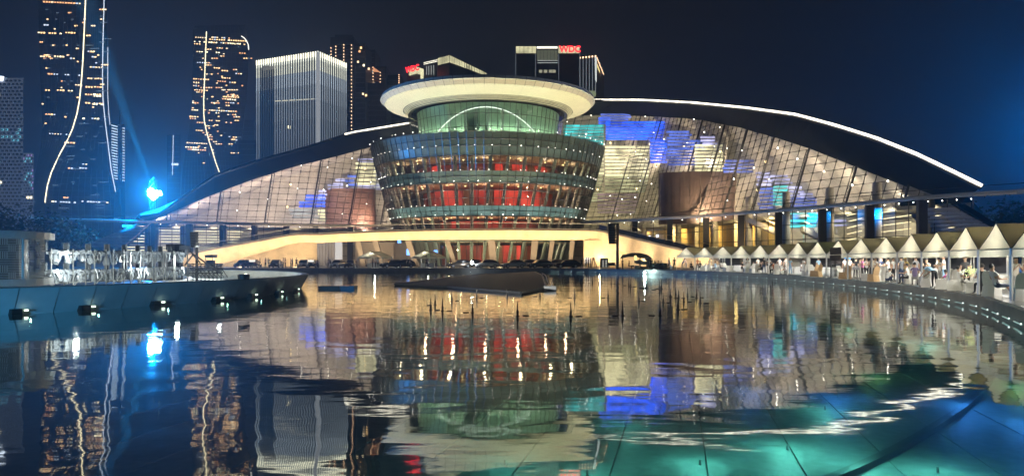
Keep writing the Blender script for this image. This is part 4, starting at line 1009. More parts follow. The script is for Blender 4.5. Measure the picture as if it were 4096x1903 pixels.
# trees: dark crowns of leaf clumps at both sides
M_leaf = mat('leaves', (.035, .06, .03), .7, var=.4, vs=.6); M_bark = mat('bark', (.06, .045, .03), .8)
def tree(loc, hgt, rad, label, group, n=650, seed=0):
    r = random.Random(seed); root = thing('tree', label, 'tree', loc, 0, group)
    t = MB(); L = Vector(loc); t.tube([L, L+Vector((.1, 0, hgt*.4)), L+Vector((-.1, .1, hgt*.8))], [hgt*.03, hgt*.022, hgt*.008], 6)
    ends = []
    for k in range(7):
        a = r.uniform(0, 6.28); e = L+Vector((math.cos(a)*rad*.65, math.sin(a)*rad*.65, hgt*r.uniform(.5, .88))); ends.append(e)
        t.tube([L+Vector((0, 0, hgt*r.uniform(.3, .5))), e], [hgt*.014, hgt*.004], 5)
    t.build('trunk', M_bark, root); c = MB()
    for k in range(n):
        e = r.choice(ends); p = e+Vector((r.gauss(0, 1), r.gauss(0, 1), r.gauss(0, .8)))*rad*.3; s = r.uniform(.12, .3)*(rad/3)
        u = Vector((r.gauss(0, 1), r.gauss(0, 1), r.gauss(0, .5))).normalized(); w = u.cross(Vector((r.gauss(0, 1), r.gauss(0, 1), 1))).normalized()
        c.quad(p-u*s, p-w*s*.5, p+u*s, p+w*s*.5)
    c.build('crown', M_leaf, root); return root
tk = 0
for x, y, D, rd in ((20, 850, 118, 5), (90, 856, 120, 4.5), (150, 868, 121, 4.5), (-60, 845, 118, 5), (230, 905, 150, 5), (300, 912, 155, 5), (3985, 800, 104, 4), (4050, 830, 100, 4), (4110, 815, 98, 4.5), (3940, 850, 104, 3.5), (4180, 800, 100, 5)):
    q = P(x, y, D); tree((q.x, D, 0), q.z, rd, (f'dark tree behind the lattice screen and scaffold, {nth([-60, 20, 90, 150, 230, 300].index(x)+1)} from the left' if x < 400 else f'dark tree behind the right end of the tents, {nth([3940, 3985, 4050, 4110, 4180].index(x)+1)} from the left'), 'trees at the left edge' if x < 400 else 'trees behind the tents', seed=tk); tk += 1
# ---------------------------------------------------------------- round basin at the left
BC, BR = Vector((-49.1, 49.8)), 33.3
bs = thing('round_basin', 'raised round concrete basin with outward leaning wall, brightly lit inside', 'basin', (BC.x, BC.y, 0))
M_bas = mat('basin_concrete', (.42, .45, .45), .6, var=.22, vs=.35, bump=.4)
M_basin_in = mat('basin_inner', (.62, .62, .56), .6, var=.12, vs=.6)
nb = 72
for k in range(nb):
    a0, a1 = R(-95)+R(200)*k/nb+.0005, R(-95)+R(200)*(k+1)/nb-.0005
    MB().lathe([(BR-.1, -1.6), (BR-.05, WZ+.02), (BR+.55, .44), (BR+.35, .50), (BR+.0, .46), (BR-.15, -.55)], (BC.x, BC.y), 1, a0, a1).build('wall_segment', M_bas, bs)
MB().lathe([(BR-.12, -.5), (BR-.05, .45)], (BC.x, BC.y), 90, R(-95), R(105)).build('inner_lining', M_basin_in, bs)
MB().lathe([(0.01, -.5), (BR-.1, -.5)], (BC.x, BC.y), 90).build('basin_floor', mat('basin_floor', (.55, .56, .52), .35, var=.15, vs=.4), bs)
MB().lathe([(BR+.1, -1.5), (BR-.1, .4)], (BC.x, BC.y), 60, R(105), R(265)).build('far_wall', M_bas, bs)
MB().lathe([(24.5, -.45), (24.5, .1), (24.9, .1), (24.9, -.45)], (BC.x, BC.y), 90, R(-95), R(105)).build('inner_kerb', M_white, bs)
MB().lathe([(BR-4.2, -.4), (BR-4.2, -.30), (BR-4.0, -.30), (BR-4.0, -.4)], (BC.x, BC.y), 90, R(-95), R(60)).build('kerb_light', emi('kerb_light', (.9, 1, .95), 1.2, True), bs)
# niches with lamps at the foot of the wall
led = MB().box((0, 0, 0), (.12, .12, .07)).mesh('niche_lens', [emi('niche_lens', (.75, 1, .75), 2.5)])
box_ = MB().box((0, 0, 0), (.62, .4, .24)).mesh('niche_box', [M_black])
for k, (x, y) in enumerate(((200, 1259), (455, 1238), (697, 1216), (884, 1196), (994, 1183), (1085, 1171), (1150, 1160), (1212, 1137))):
    D = (H-WZ-.1)*F/(y-HY); q = P(x, y, D)
    a = math.atan2(q.y-BC.y, q.x-BC.x); q = Vector((BC.x+(BR+.25)*math.cos(a), BC.y+(BR+.25)*math.sin(a), WZ+.12))
    root = thing('niche_lamp', f'small lamp in a dark box at the basin foot, {["leftmost", "second from left", "third from left", "fourth from left", "fifth from left", "sixth from left", "seventh from left", "at the right tip"][k]}', 'lamp', q, a, 'lamps along the basin foot')
    for nm_, me, l in (('box', box_, (-.25, -.1, 0)), ('lens', led, (.05, .25, .05))):
        o = bpy.data.objects.new(nm_, me); COL.objects.link(o); o.parent = root; o.location = l
    L = bpy.data.lights.new('niche_light', 'SPOT'); L.energy = 1.0; L.color = (.45, 1, .72) if k % 3 == 0 else (.35, .9, .85); L.spot_size = R(100); L.spot_blend = 1; L.shadow_soft_size = .02
    o = bpy.data.objects.new('light', L); COL.objects.link(o); o.parent = root; o.location = (.35, .3, .12); o.rotation_euler = (R(90), 0, R(-115))
for a, p in ((-75, 260), (-58, 200), (-40, 170), (-22, 150), (-5, 140), (12, 140), (30, 160), (50, 180)):
    q = Vector((BC.x+(BR-6)*math.cos(R(a)), BC.y+(BR-6)*math.sin(R(a)), 1.6)); lamp('basin_work_light', '', q, p*2.2, (.92, 1, .96), kind='POINT', size=.12, parent=bs)
# lattice drum standing on the wall at the far left
LC_ = Vector((-26.6, 33.4)); LR = 4.6
lt = thing('lattice_screen', 'round perforated metal screen with a woven slat pattern, far left', 'screen', (LC_.x, LC_.y, 0))
M_lat = mat('lattice_metal', (.42, .46, .48), .4, .3, var=.1)
MB().lathe([(LR+.06, .45), (LR+.06, .78), (LR-.1, .78), (LR-.1, .45), (LR+.06, .45)], (LC_.x, LC_.y), 48).build('lower_rim', M_lat, lt)
MB().lathe([(LR+.1, 2.62), (LR+.1, 2.92), (LR-.12, 2.95), (LR-.1, 2.62), (LR+.1, 2.62)], (LC_.x, LC_.y), 48).build('upper_rim', M_lat, lt)
MB().lathe([(LR-1.0, .45), (LR-1.0, 2.6)], (LC_.x, LC_.y), 48).build('inner_drum', mat('drum_dark', (.04, .05, .06), .6), lt)
r2 = random.Random(5); cells = MB()
def lp(a, z, r=LR): return (LC_.x+r*math.cos(a), LC_.y+r*math.sin(a), z)
na = 34
for i in range(na):
    for j in range(6):
        a0 = R(-150)+R(160)*i/na; a1 = R(-150)+R(160)*(i+1)/na; z0 = .8+j*.303; z1 = z0+.303
        if (i+j) % 2 if r2.random() < .75 else r2.random() < .5:
            for q in range(4):
                z = lerp(z0, z1, (q+.5)/4); cells.slab(lp(a0, z-.014), lp(a1, z-.014), lp(a1, z+.014), lp(a0, z+.014), (0, .04, 0))
        else:
            for q in range(4):
                a = lerp(a0, a1, (q+.5)/4); cells.slab(lp(a-.003, z0), lp(a+.003, z0), lp(a+.003, z1), lp(a-.003, z1), (0, .04, 0))
cells.build('woven_slats', M_lat, lt, kind='stuff')
for i in range(0, na+1, 6):
    a = R(-150)+R(160)*i/na; MB().tube([lp(a, .5), lp(a, 2.8)], .05, 5).build('post', M_lat, lt)

# scaffold in the basin with two tiers of moving-head lights
sc = thing('light_scaffold', 'two tier steel pipe scaffold standing in the basin', 'scaffold', (-22, 46, -.5))
Mp = mat('galvanised_pipe', (.5, .51, .5), .35, .8)
pth = [(180, 40), (268, 41), (355, 42.5), (430, 44), (500, 46), (553, 48), (600, 50), (643, 52), (680, 54)]
def sx_(i, z): x, D = pth[i]; return Vector(((x-CX)/F*D, D, z))
ZU, ZL = 2.15, 1.05
for tz in (ZU, ZL, .35, .1):
    MB().tube([sx_(i, tz) for i in range(9)], .035, 5).build('pipe', Mp, sc)
    MB().tube([sx_(i, tz)+Vector((0, 1.2, 0)) for i in range(9)], .035, 5).build('pipe', Mp, sc)
for i in range(9):
    for dy in (0, 1.2): MB().tube([sx_(i, -.5)+Vector((.35, dy, 0)), sx_(i, ZU+.1)+Vector((.35, dy, 0))], .035, 5).build('upright', Mp, sc)
    if i < 8: MB().tube([sx_(i, .1)+Vector((.35, 0, 0)), sx_(i, .95)+Vector((1.0, 0, 0))], .025, 4).build('brace', Mp, sc)
M_head = mat('fixture_grey', (.30, .33, .36), .35, .2, var=.2, vs=5); M_hood = mat('fixture_dark', (.06, .07, .08), .4)
def make_head():
    root = thing('moving_head_light', 'x', 'stage light', (0, 0, 0), 0, 'moving head lights on the scaffold')
    MB().box((0, 0, -.06), (.34, .30, .14)).build('base', M_head, root, local=True)
    b = MB(); b.box((-.19, 0, -.28), (.05, .12, .40)); b.box((.19, 0, -.28), (.05, .12, .40)); b.box((0, 0, -.12), (.42, .14, .06)); b.build('yoke', M_head, root, local=True)
    MB().lathe([(.001, -.22), (.10, -.22), (.13, -.32), (.15, -.5), (.11, -.62), (.001, -.62)], n=10).build('head', M_head, root, local=True)
    MB().lathe([(.001, -.625), (.10, -.625), (.10, -.63)], n=10).build('lens', mat('lens_glass', (.1, .12, .14), .08), root, local=True)
    return root
hd = make_head(); pn = None
def make_panel():
    root = thing('strobe_panel', 'x', 'stage light', (0, 0, 0), 0, 'upright strobe panels on the scaffold')
    MB().box((0, 0, .16), (.30, .12, .42)).build('housing', M_hood, root, local=True); MB().box((-.155, 0, .16), (.02, .10, .38)).build('lit_face', emi('strobe_face', (.95, 1, 1), 1.0), root, local=True)
    MB().box((0, 0, -.06), (.1, .1, .1)).build('clamp', M_hood, root, local=True); return root
pnl = make_panel()
ordn = ['first', 'second', 'third', 'fourth', 'fifth', 'sixth', 'seventh', 'eighth', 'ninth']
first = True; f2 = True
for tier, tz in (('upper', ZU), ('lower', ZL)):
    for i in range(9):
        o = pnl if f2 else copy_tree(pnl); f2 = False
        o.location = sx_(i, tz+.05)+Vector((0, -.05, 0)); o.rotation_euler = (0, 0, R(-15)); o['label'] = f'upright strobe panel on the {tier} tier of the scaffold, {ordn[i]} from the left'
        for j in range(4):
            if i == 8 and j > 1: continue
            q = sx_(i, tz); r_ = sx_(min(i+1, 8), tz) if i < 8 else q+Vector((1.2, 1.5, 0)); c = q.lerp(r_, .18+j*.24)
            o = hd if first else copy_tree(hd); first = False
            o.location = c+Vector((0, 0, -.02)); o.rotation_euler = (R(rnd.uniform(-25, 25)), R(rnd.uniform(-18, 18)), R(rnd.uniform(-60, 60))); s = rnd.uniform(1.0, 1.35); o.scale = (s, s, s)
            o['label'] = f'grey moving head light hanging on the {tier} tier, {["nearest to", "next after", "midway past", "farthest past"][j]} the {ordn[i]} strobe panel'
# white screens standing behind the lights
for k, (x, w, y0, y1) in enumerate(((498, 34, 1012, 1048), (540, 22, 1012, 1045), (600, 30, 1014, 1040))):
    a, b = P(x-w/2, y0, 56), P(x+w/2, y1, 56)
    tag(MB().box(((a.x+b.x)/2, 56, (a.z+b.z)/2), (b.x-a.x, .15, a.z-b.z)).build('lit_panel', emi('lit_panel', (1, .97, .88), 1.4)), ['widest white glowing panel seen through the scaffold lights', 'middle narrow white glowing panel behind the scaffold', 'right-hand white glowing panel behind the scaffold'][k], 'panel', 'glowing panels behind the scaffold')
# dark stacked rigging at the right end of the scaffold, fence rails and braces beyond it
rg = thing('rigging_stack', 'dark stack of covered rigging at the right end of the scaffold', 'rigging', (-25, 56, 0))
for k in range(26):
    x = 668+rnd.uniform(0, 78); y = rnd.choice([rnd.uniform(985, 1022), rnd.uniform(1050, 1088)]); D = 55+rnd.uniform(0, 3); q = P(x, y, D)
    MB().box(q, (rnd.uniform(.3, .8), .4, rnd.uniform(.25, .6)), rz=rnd.uniform(-.6, .6)).build('case', mat('rig_dark', (.02, .03, .05), .5), rg)
for x in (672, 700, 728, 750): q = P(x, 1000, 55); MB().tube([(q.x, q.y, -.5), (q.x, q.y, 2.3)], .05, 5).build('leg', M_dsteel, rg)
rf = thing('pipe_railing', 'dark pipe railing with slanting stays, right of the rigging stack', 'railing', (-26, 58, -.5))
for y in (1056, 1072, 1082, 1092): MB().tube([P(752, y, 57), P(892, y-1, 62)], .05, 5).build('rail', M_dsteel, rf)
for k in range(9): q = P(756+k*16, 1052, 57+k*.6); MB().tube([(q.x, q.y, -.5), (q.x, q.y, q.z)], .04, 5).build('post', M_dsteel, rf); MB().tube([P(752+k*16, 1062, 57+k*.6), P(790+k*15, 1108, 57+k*.6)], .035, 5).build('stay', M_dsteel, rf)
for (xa, ya, xb, yb) in ((765, 1010, 880, 1092), (745, 985, 800, 1050), (775, 1015, 740, 1060)): MB().tube([P(xa, ya, 57), P(xb, yb, 60)], .07, 5).build('boom', M_dsteel, rf)

# hanging line-array speakers
def line_array(x, y0, y1, D, wpx, label, base, n=8):
    root = thing('line_array_speaker', label, 'loudspeaker', (P(x, 0, D).x, D, base), 0, 'hanging loudspeakers'); s = D/F
    hh = (y1-y0)/n*s
    for k in range(n):
        c = P(x+k*.6, y0+(k+.5)*(y1-y0)/n, D); ww = wpx*s
        MB().add([(c.x-ww/2, D-.3, c.z+hh/2), (c.x+ww/2, D-.3, c.z+hh/2), (c.x+ww*.36, D-.3, c.z-hh*.45), (c.x-ww/2, D-.3, c.z-hh*.45), (c.x-ww/2, D+.3, c.z+hh/2), (c.x+ww/2, D+.3, c.z+hh/2), (c.x+ww*.36, D+.3, c.z-hh*.45), (c.x-ww/2, D+.3, c.z-hh*.45)],
            [(0, 1, 2, 3), (7, 6, 5, 4), (0, 4, 5, 1), (1, 5, 6, 2), (2, 6, 7, 3), (3, 7, 4, 0)]).build('speaker_box', M_black, root)
    return root
line_array(2447, 897, 976, 118, 32, 'black hanging loudspeaker stack on the tall mast right of the bridge', 4)
pz = P(2470, 892, 118); mt = thing('speaker_mast', 'tall black mast rising from the pond edge with a loudspeaker stack at its top', 'mast', (pz.x, 118, WZ))
MB().tube([(pz.x, 118, WZ-.8), (pz.x, 118, pz.z)], .22, 8).build('pole', M_black, mt); MB().tube([P(2432, 896, 118), P(2474, 894, 118)], .12, 6).build('arm', M_black, mt); MB().box((pz.x, 118, WZ), (1.4, 1.4, .5)).build('foot', M_black, mt)
line_array(777, 928, 990, 60, 22, 'dark blue hanging loudspeaker stack left, in front of the lit steps', 2, n=6)
q = P(779, 926, 60); mt = thing('speaker_mast', 'shorter dark mast carrying the left loudspeaker stack', 'mast', (q.x, 60.3, -.5)); MB().tube([(q.x, 60.4, -.5), (q.x, 60.4, q.z)], .12, 8).build('pole', M_black, mt)

# blue searchlight tower
sl = thing('searchlight_tower', 'truss mast with a dazzling blue white cluster of stage lamps, left', 'light tower', (P(612, 0, 158).x, 158, 0))
q = P(612, 700, 158)
for dx, dy in ((-.5, -.5), (.5, -.5), (.5, .5), (-.5, .5)): MB().tube([(q.x+dx, 158+dy, 0), (q.x+dx, 158+dy, q.z-1)], .07, 5).build('upright', M_dsteel, sl)
for k in range(16): z = 1+k*1.15; MB().tube([(q.x-.5, 157.5, z), (q.x+.5, 157.5, z+1.15)], .04, 4).build('lacing', M_steel, sl)
E_blue = emi('blue_lamp', (.35, .80, 1.0), 30)
BLP = [(604, 766, 1.5), (606, 778, 1.6), (618, 784, 1.2), (613, 792, 1.0), (628, 766, .6), (640, 768, .6), (636, 777, .7), (645, 777, .5), (625, 787, .6)]
for x, y, s in BLP:
    c = P(x, y, 157); MB().lathe([(.01, .5*s), (.4*s, .3*s), (.5*s, 0), (.4*s, -.3*s), (.01, -.5*s)], n=12).build('lamp_head', E_blue, sl, local=True).location = c-worg(sl)
bp = P(608, 775, 154.8)
BLUE = 1.0
lamp('searchlight_glow', '', bp, 60000*BLUE, (.0, .30, 1.0), kind='POINT', size=.6, parent=sl)
q = P(430, 0, 150); lamp('searchlight_beam', '', bp+Vector((0, 0, 1.2)), 13000000*BLUE, (.02, .42, 1.0), aim=P(440, 280, 150), ang=8, size=.3, parent=sl, blend=.8)
lamp('added_tent_flood', 'added white floodlight on the basin edge, brightening the tents', (-14.8, 40, .55), 21000, (1, .90, .70), aim=(27, 58, 2.2), ang=80, size=.25, cat='floodlight', body=up_body, group='added white fill lights')  # added to brighten tent fronts and chair backs from the pond side
lamp('added_blue_fill', 'added blue stage floodlight on the near bank washing the round basin', (-19, 5, .2), 18000, (.07, .42, .85), aim=(-21, 44, -.2), ang=70, size=.2, cat='floodlight', body=up_body, group='added blue fill lights')  # added lamp outside the view, brightens the basin wall
# second searchlight just beyond the right edge of the view
s2 = thing('searchlight_tower', 'truss mast with a blue searchlight at the right edge', 'light tower', (P(4260, 0, 160).x, 160, 0))
q = P(4260, 540, 160); MB().tube([(q.x, 160, 0), (q.x, 160, q.z)], .3, 6).build('mast', M_dsteel, s2); MB().lathe([(.01, .4), (.35, 0), (.01, -.4)], n=10).build('lamp_head', E_blue, s2, local=True).location = q-worg(s2)
lamp('searchlight_glow', '', q+Vector((0, -1, 0)), 50000*BLUE, (.0, .26, 1.0), kind='POINT', size=.6, parent=s2)

# black floating stage with its slanting plates, small pontoons
pl = thing('floating_stage', 'large black wedge-shaped stage lying on the water in front of the cars', 'stage', (-3, 85, WZ))
def wat(x, y, z=WZ): D = (H-z)*F/(y-HY); return P(x, y, D)
zt_ = WZ+.14; pts = [wat(1578, 1136, zt_), wat(1888, 1099, zt_), wat(2140, 1086, zt_), wat(2168, 1100, zt_), wat(2186, 1150, zt_), wat(2085, 1170, zt_), wat(1792, 1146, zt_)]
M_stage = nospec(mat('black_stage', (.008, .009, .010), .6, var=.3), .25)
MB().poly([(p.x, p.y) for p in pts], WZ-.3, zt_).build('deck', M_stage, pl)
for a, b in zip(pts, pts[1:]+pts[:1]): MB().tube([a, b], .08, 5).build('edge_rail', M_black, pl)
for t in (): MB().slab(pts[1].lerp(pts[2], t)+Vector((0, 0, .01)), pts[6].lerp(pts[5], t)+Vector((0, 0, .01)), pts[6].lerp(pts[5], t)+Vector((.2, 0, .01)), pts[1].lerp(pts[2], t)+Vector((.2, 0, .01)), (0, 0, .03)).build('seam', M_dsteel, pl)
wk = thing('work_ladder', 'thin pale bent pole and box at the right end of the black stage', 'frame', wat(2190, 1158))
MB().tube([wat(2168, 1092), wat(2182, 1118)+Vector((0, 0, .5)), wat(2196, 1140)], .05, 4).build('pole', M_steel, wk); MB().box(wat(2200, 1162)+Vector((0, 0, .15)), (.9, .5, .4)).build('box', mat('grey_box', (.4, .42, .45), .5), wk); MB().tube([wat(2210, 1120), wat(2210, 1160)+Vector((0, 0, .3))], .06, 4).build('post', M_cream, wk)
pt = thing('pontoon', 'flat pontoon, dark on its left half and blue on its right, left of the stage', 'pontoon', wat(1352, 1156)); c = wat(1325, 1156); d = wat(1394, 1156)
MB().box(c+Vector((0, 0, .1)), (1.75, 1.2, .32)).build('dark_block', M_black, pt); MB().box(d+Vector((0, 0, .1)), (1.15, 1.2, .32)).build('blue_block', mat('blue_plastic', (.04, .22, .38), .5), pt)
# fountain nozzles: spindle on a small raft
def nozzle_meshes():
    a = MB().lathe([(.001, -.1), (.09, 0), (.12, .35), (.06, .6), (.05, 1.0), (.025, 1.35), (.001, 1.35)], n=8).mesh('spindle', [M_black])
    b = MB().box((.75, 0, .02), (.55, .30, .09)).box((0, 0, .02), (.30, .3, .10)).mesh('raft', [M_black]); return a, b
na_, nb_ = nozzle_meshes()
NZ = [(1723, 1240, 1), (1740, 1220, 1), (1722, 1206, 0), (1770, 1243, 1), (1807, 1203, 1), (1890, 1250, 1), (1907, 1193, 1), (2028, 1190, 1), (2070, 1263, 1.1), (2160, 1185, 1), (2283, 1265, 1.1), (2298, 1192, 1), (2432, 1192, 1), (2445, 1135, .7), (2395, 1133, .7), (2460, 1135, .7), (2370, 1133, .7),
      (2515, 1142, .8), (2522, 1147, .8), (2555, 1205, 1), (2583, 1152, .9), (2490, 1262, 1.1), (2638, 1160, .9), (2645, 1155, .9), (2640, 1262, 1.1), (2652, 1210, 1), (2681, 1192, 1), (2702, 1186, 1), (2714, 1192, .9), (2712, 1238, 1.1), (2735, 1207, 1), (2750, 1186, 1), (2786, 1190, 1), (2800, 1213, 1.1), (2321, 1130, .7), (2249, 1125, .7), (3090, 1130, .6)]
def side(i, x): return f'counting from the left, number {i+1} of the fountain nozzles on the golden water'
ordx = sorted(range(len(NZ)), key=lambda i: NZ[i][0])
for rank, i in enumerate(ordx):
    x, y, s = NZ[i]; q = wat(x, y); root = thing('fountain_nozzle', f'black fountain nozzle on its small raft, {nth(rank+1)} from the left', 'fountain nozzle', q, rnd.uniform(-.5, .5)+(3.14 if rnd.random() < .4 else 0), 'fountain nozzles in the pond')
    for nm_, me in (('spindle', na_), ('raft', nb_)):
        o = bpy.data.objects.new(nm_, me); COL.objects.link(o); o.parent = root; k = s*(.42 if y > 1175 else .62); o.scale = (k, k, k)
# rim lamps on the pool wall with short bright bars
rl = MB().box((0, 0, 0), (.05, .04, .04)).mesh('rim_lens', [emi('rim_lens', (.85, 1, .95), 1.6)]); rb_ = MB().box((-.7, 0, -.03), (1.6, .05, .025)).mesh('lit_edge', [emi('lit_edge', (.45, .75, .70), .35)])
idx = [i for i in range(NR) if rim[i].x > 8 and rim[i].y > 15]
acc = 0; cnt = 0
for i in idx:
    a, b = rim[i], rim[(i+1) % NR]; L = (b-a).length; d = 0
    while acc < L:
        p = a.lerp(b, acc/L); nrm = (off(i, -1)-rim[i]); q = Vector((p.x, p.y, WZ+.16))+Vector((nrm.x, nrm.y, 0))*.14; rz = math.atan2((b-a).y, (b-a).x)+math.pi
        root = thing('rim_lamp', f'tiny white lamp on the pond wall below the tents, {nth(cnt+1)} from the near end', 'rim lamp', q, rz, 'lamps along the right pond wall')
        for nm_, me in (('lens', rl), ('bar', rb_)):
            o = bpy.data.objects.new(nm_, me); COL.objects.link(o); o.parent = root
        if False:
            Lg = bpy.data.lights.new('rim_light', 'SPOT'); Lg.energy = 14; Lg.color = (.25, .95, .95); Lg.spot_size = R(120); Lg.spot_blend = 1; Lg.shadow_soft_size = .05
            o = bpy.data.objects.new('light', Lg); COL.objects.link(o); o.parent = root; o.location = (-.1, .1, 0); d_ = Vector((nrm.x, nrm.y, -.5)); o.rotation_euler = d_.to_track_quat('-Z', 'Y').to_euler(); o.rotation_euler.z -= rz
        cnt += 1; acc += 2.6
    acc -= L
print('rim lamps', cnt)
# ---------------------------------------------------------------- people (one skinned body each, shared by pose)
def skin_body(name, J, E, mats_of_edge):
    """J: joint -> (pos, radius); E: edges; grows one continuous surface"""
    names = list(J); me = bpy.data.meshes.new('tmp'); me.from_pydata([J[n][0] for n in names], [(names.index(a), names.index(b)) for a, b in E], [])
    o = bpy.data.objects.new('tmp', me); COL.objects.link(o)
    md = o.modifiers.new('s', 'SKIN'); md.use_smooth_shade = True
    for i, n in enumerate(names):
        r = J[n][1]; me.skin_vertices[0].data[i].radius = r if isinstance(r, tuple) else (r, r); me.skin_vertices[0].data[i].use_root = (n == 'pelvis')
    sb_ = o.modifiers.new('d', 'SUBSURF'); sb_.levels = 1
    dg = bpy.context.evaluated_depsgraph_get(); ev = o.evaluated_get(dg); m2 = bpy.data.meshes.new_from_object(ev); m2.name = name
    bpy.data.objects.remove(o); bpy.data.meshes.remove(me)
    seg = [(Vector(J[a][0]), Vector(J[b][0]), mats_of_edge(a, b)) for a, b in E]
    m2.materials.clear()
    for k in ('skin', 'shirt', 'trousers', 'shoes'): m2.materials.append(MATS['p_'+k])
    for p in m2.polygons:
        c = p.center; best = (9, 0)
        for a, b, m in seg:
            ab = b-a; t = max(0, min(1, (c-a).dot(ab)/max(1e-9, ab.length_squared))); d = (c-(a+ab*t)).length
            if m == 1.5: mm = 1 if t < .45 else 0
            elif m == 2.5: mm = 2 if t < .85 else 3
            elif m == .5: mm = 1 if t < .3 else 0
            else: mm = int(m)
            if d < best[0]: best = (d, mm)
        p.material_index = best[1]; p.use_smooth = True
    return m2
mat('p_skin', (.50, .32, .22), .55); mat('p_shirt', (.7, .7, .7), .8); mat('p_trousers', (.03, .03, .04), .8); mat('p_shoes', (.05, .05, .05), .5)
M_hair = mat('black_hair', (.012, .010, .009), .5)
def pose(kind):
    """joints for a 1.70 m figure facing +Y, feet at z=0"""
    J = {}
    def s(n, p, r): J[n] = (p, r)
    hip, knee, ank = .90, .48, .08
    lean = {'bend': 1.15, 'lean': .35, 'reach': .5, 'squat': .5, 'sit': .10, 'recline': -.35}.get(kind, .03)
    pel = Vector((0, 0, {'sit': .50, 'recline': .48, 'squat': .28}.get(kind, .92)))
    up = Vector((0, math.sin(lean), math.cos(lean))); fw = Vector((0, math.cos(lean), -math.sin(lean)))
    s('pelvis', pel, (.155, .115)); s('waist', pel+up*.18, (.13, .10)); s('chest', pel+up*.38, (.165, .115)); s('neck0', pel+up*.53, (.07, .065))
    hl = lean*.5; hu = Vector((0, math.sin(hl), math.cos(hl)))
    nk = pel+up*.60; s('neck', nk, .055); s('head', nk+hu*.08+Vector((0, .01, 0)), (.075, .085)); s('crown', nk+hu*.19, (.075, .09)); s('top', nk+hu*.235, (.05, .06))
    for sd, m in (('l', -1), ('r', 1)):
        sh = pel+up*.49+Vector((m*.17, 0, 0)); s('sh'+sd, sh, .062)
        if kind in ('arms', 'reach', 'sit', 'bend'):
            el = sh+Vector((m*.05, .10, -.25)) if kind != 'reach' else sh+Vector((m*.03, .24, -.12)); wr = el+Vector((-m*.06, .24, .02 if kind != 'bend' else -.18))
        elif kind == 'hip': el = sh+Vector((m*.17, -.05, -.22)); wr = el+Vector((-m*.12, .10, -.16))
        elif kind == 'phone': el = sh+Vector((m*.06, .12, -.24)); wr = el+Vector((-m*.1, .16, .20))
        else: el = sh+Vector((m*.06, -.02, -.28)); wr = el+Vector((m*.01, .06, -.24))
        if kind == 'squat': el = sh+Vector((m*.02, .2, -.18)); wr = el+Vector((-m*.05, .2, -.05))
        if kind == 'recline': el = sh+Vector((m*.07, .08, -.24)); wr = el+Vector((-m*.05, .22, .02))
        s('el'+sd, el, .042); s('wr'+sd, wr, .030); dr = (wr-el).normalized(); s('ha'+sd, wr+dr*.08, (.038, .022)); s('fi'+sd, wr+dr*.16+Vector((0, 0, -.01)), (.024, .012))
        hp = pel+Vector((m*.09, 0, -.04)); s('hp'+sd, hp, .09)
        if kind == 'sit': kn = hp+Vector((m*.04, .42, .02)); an = Vector((kn.x, kn.y+.04, .09)); 
        elif kind == 'recline': kn = hp+Vector((m*.05, .43, .04)); an = Vector((kn.x, kn.y+.28, .12))
        elif kind == 'squat': kn = hp+Vector((m*.10, .30, .22)); an = Vector((kn.x, kn.y-.16, .09))
        elif kind == 'walk': kn = hp+Vector((m*.02, .14*m, -.40)); an = Vector((kn.x, kn.y+(.05 if m > 0 else -.22), .09 if m > 0 else .14))
        else: kn = hp+Vector((m*.03, .02, -.42)); an = Vector((m*.13, -.01, .09))
        s('kn'+sd, kn, .062); s('an'+sd, an, .042); s('to'+sd, an+Vector((m*.02, .17, -.05)), (.04, .03))
    E = [('pelvis', 'waist'), ('waist', 'chest'), ('chest', 'neck0'), ('neck0', 'neck'), ('neck', 'head'), ('head', 'crown'), ('crown', 'top')]
    for d in 'lr': E += [('neck0', 'sh'+d), ('sh'+d, 'el'+d), ('el'+d, 'wr'+d), ('wr'+d, 'ha'+d), ('ha'+d, 'fi'+d), ('pelvis', 'hp'+d), ('hp'+d, 'kn'+d), ('kn'+d, 'an'+d), ('an'+d, 'to'+d)]
    def mo(a, b):
        if a.startswith('sh'): return 1.5 if kind in ('sit', 'arms', 'recline', 'phone', 'hip', 'squat') else 1.5
        if a.startswith(('el', 'wr', 'ha')): return 0
        if a in ('neck', 'head', 'crown'): return 0
        if a == 'neck0' and b == 'neck': return .5
        if a.startswith('hp'): return 2
        if a.startswith('kn'): return 2.5 if kind != 'recline' else 0
        if a.startswith('an'): return 3
        if a == 'pelvis' and b.startswith('hp'): return 2
        return 1
    body = skin_body('body_'+kind, J, E, mo)
    # face: nose, ears and brow as part of the body mesh would be far below a pixel; the hair cap is a child
    hc = nk+hu*.17; hr = MB(); ring = []
    prof = [(.002, .125), (.06, .105), (.092, .05), (.10, -.005), (.094, -.055)]
    for r, z in prof:
        for k in range(12):
            a = 2*math.pi*k/12; fr = math.sin(a); zz = z if z > -.0 or fr < .2 else .02
            ring.append(hc+hu*(zz+.0)+Vector((math.cos(a)*r*.86, 0, 0))+Vector((0, math.cos(hl), -math.sin(hl)))*(fr*r-.012))
    hr.add(ring, [(i*12+k, i*12+(k+1) % 12, (i+1)*12+(k+1) % 12, (i+1)*12+k) for i in range(4) for k in range(12)])
    # nose and ears
    fc = nk+hu*.115; f_ = Vector((0, math.cos(hl), -math.sin(hl))); nose = MB().add([fc+f_*.085+Vector((-.014, 0, 0)), fc+f_*.085+Vector((.014, 0, 0)), fc+f_*.112-hu*.008, fc+f_*.085+hu*.045], [(0, 2, 3), (2, 1, 3), (0, 1, 2)])
    for m in (-1, 1): nose.box(fc+Vector((m*.078, 0, 0))+hu*.01, (.018, .035, .055))
    return body, hr.mesh('hair', [M_hair], True), nose.mesh('face', [MATS['p_skin']])
POSES = {k: pose(k) for k in ('stand', 'arms', 'hip', 'phone', 'walk', 'bend', 'lean', 'reach', 'sit', 'recline', 'squat')}
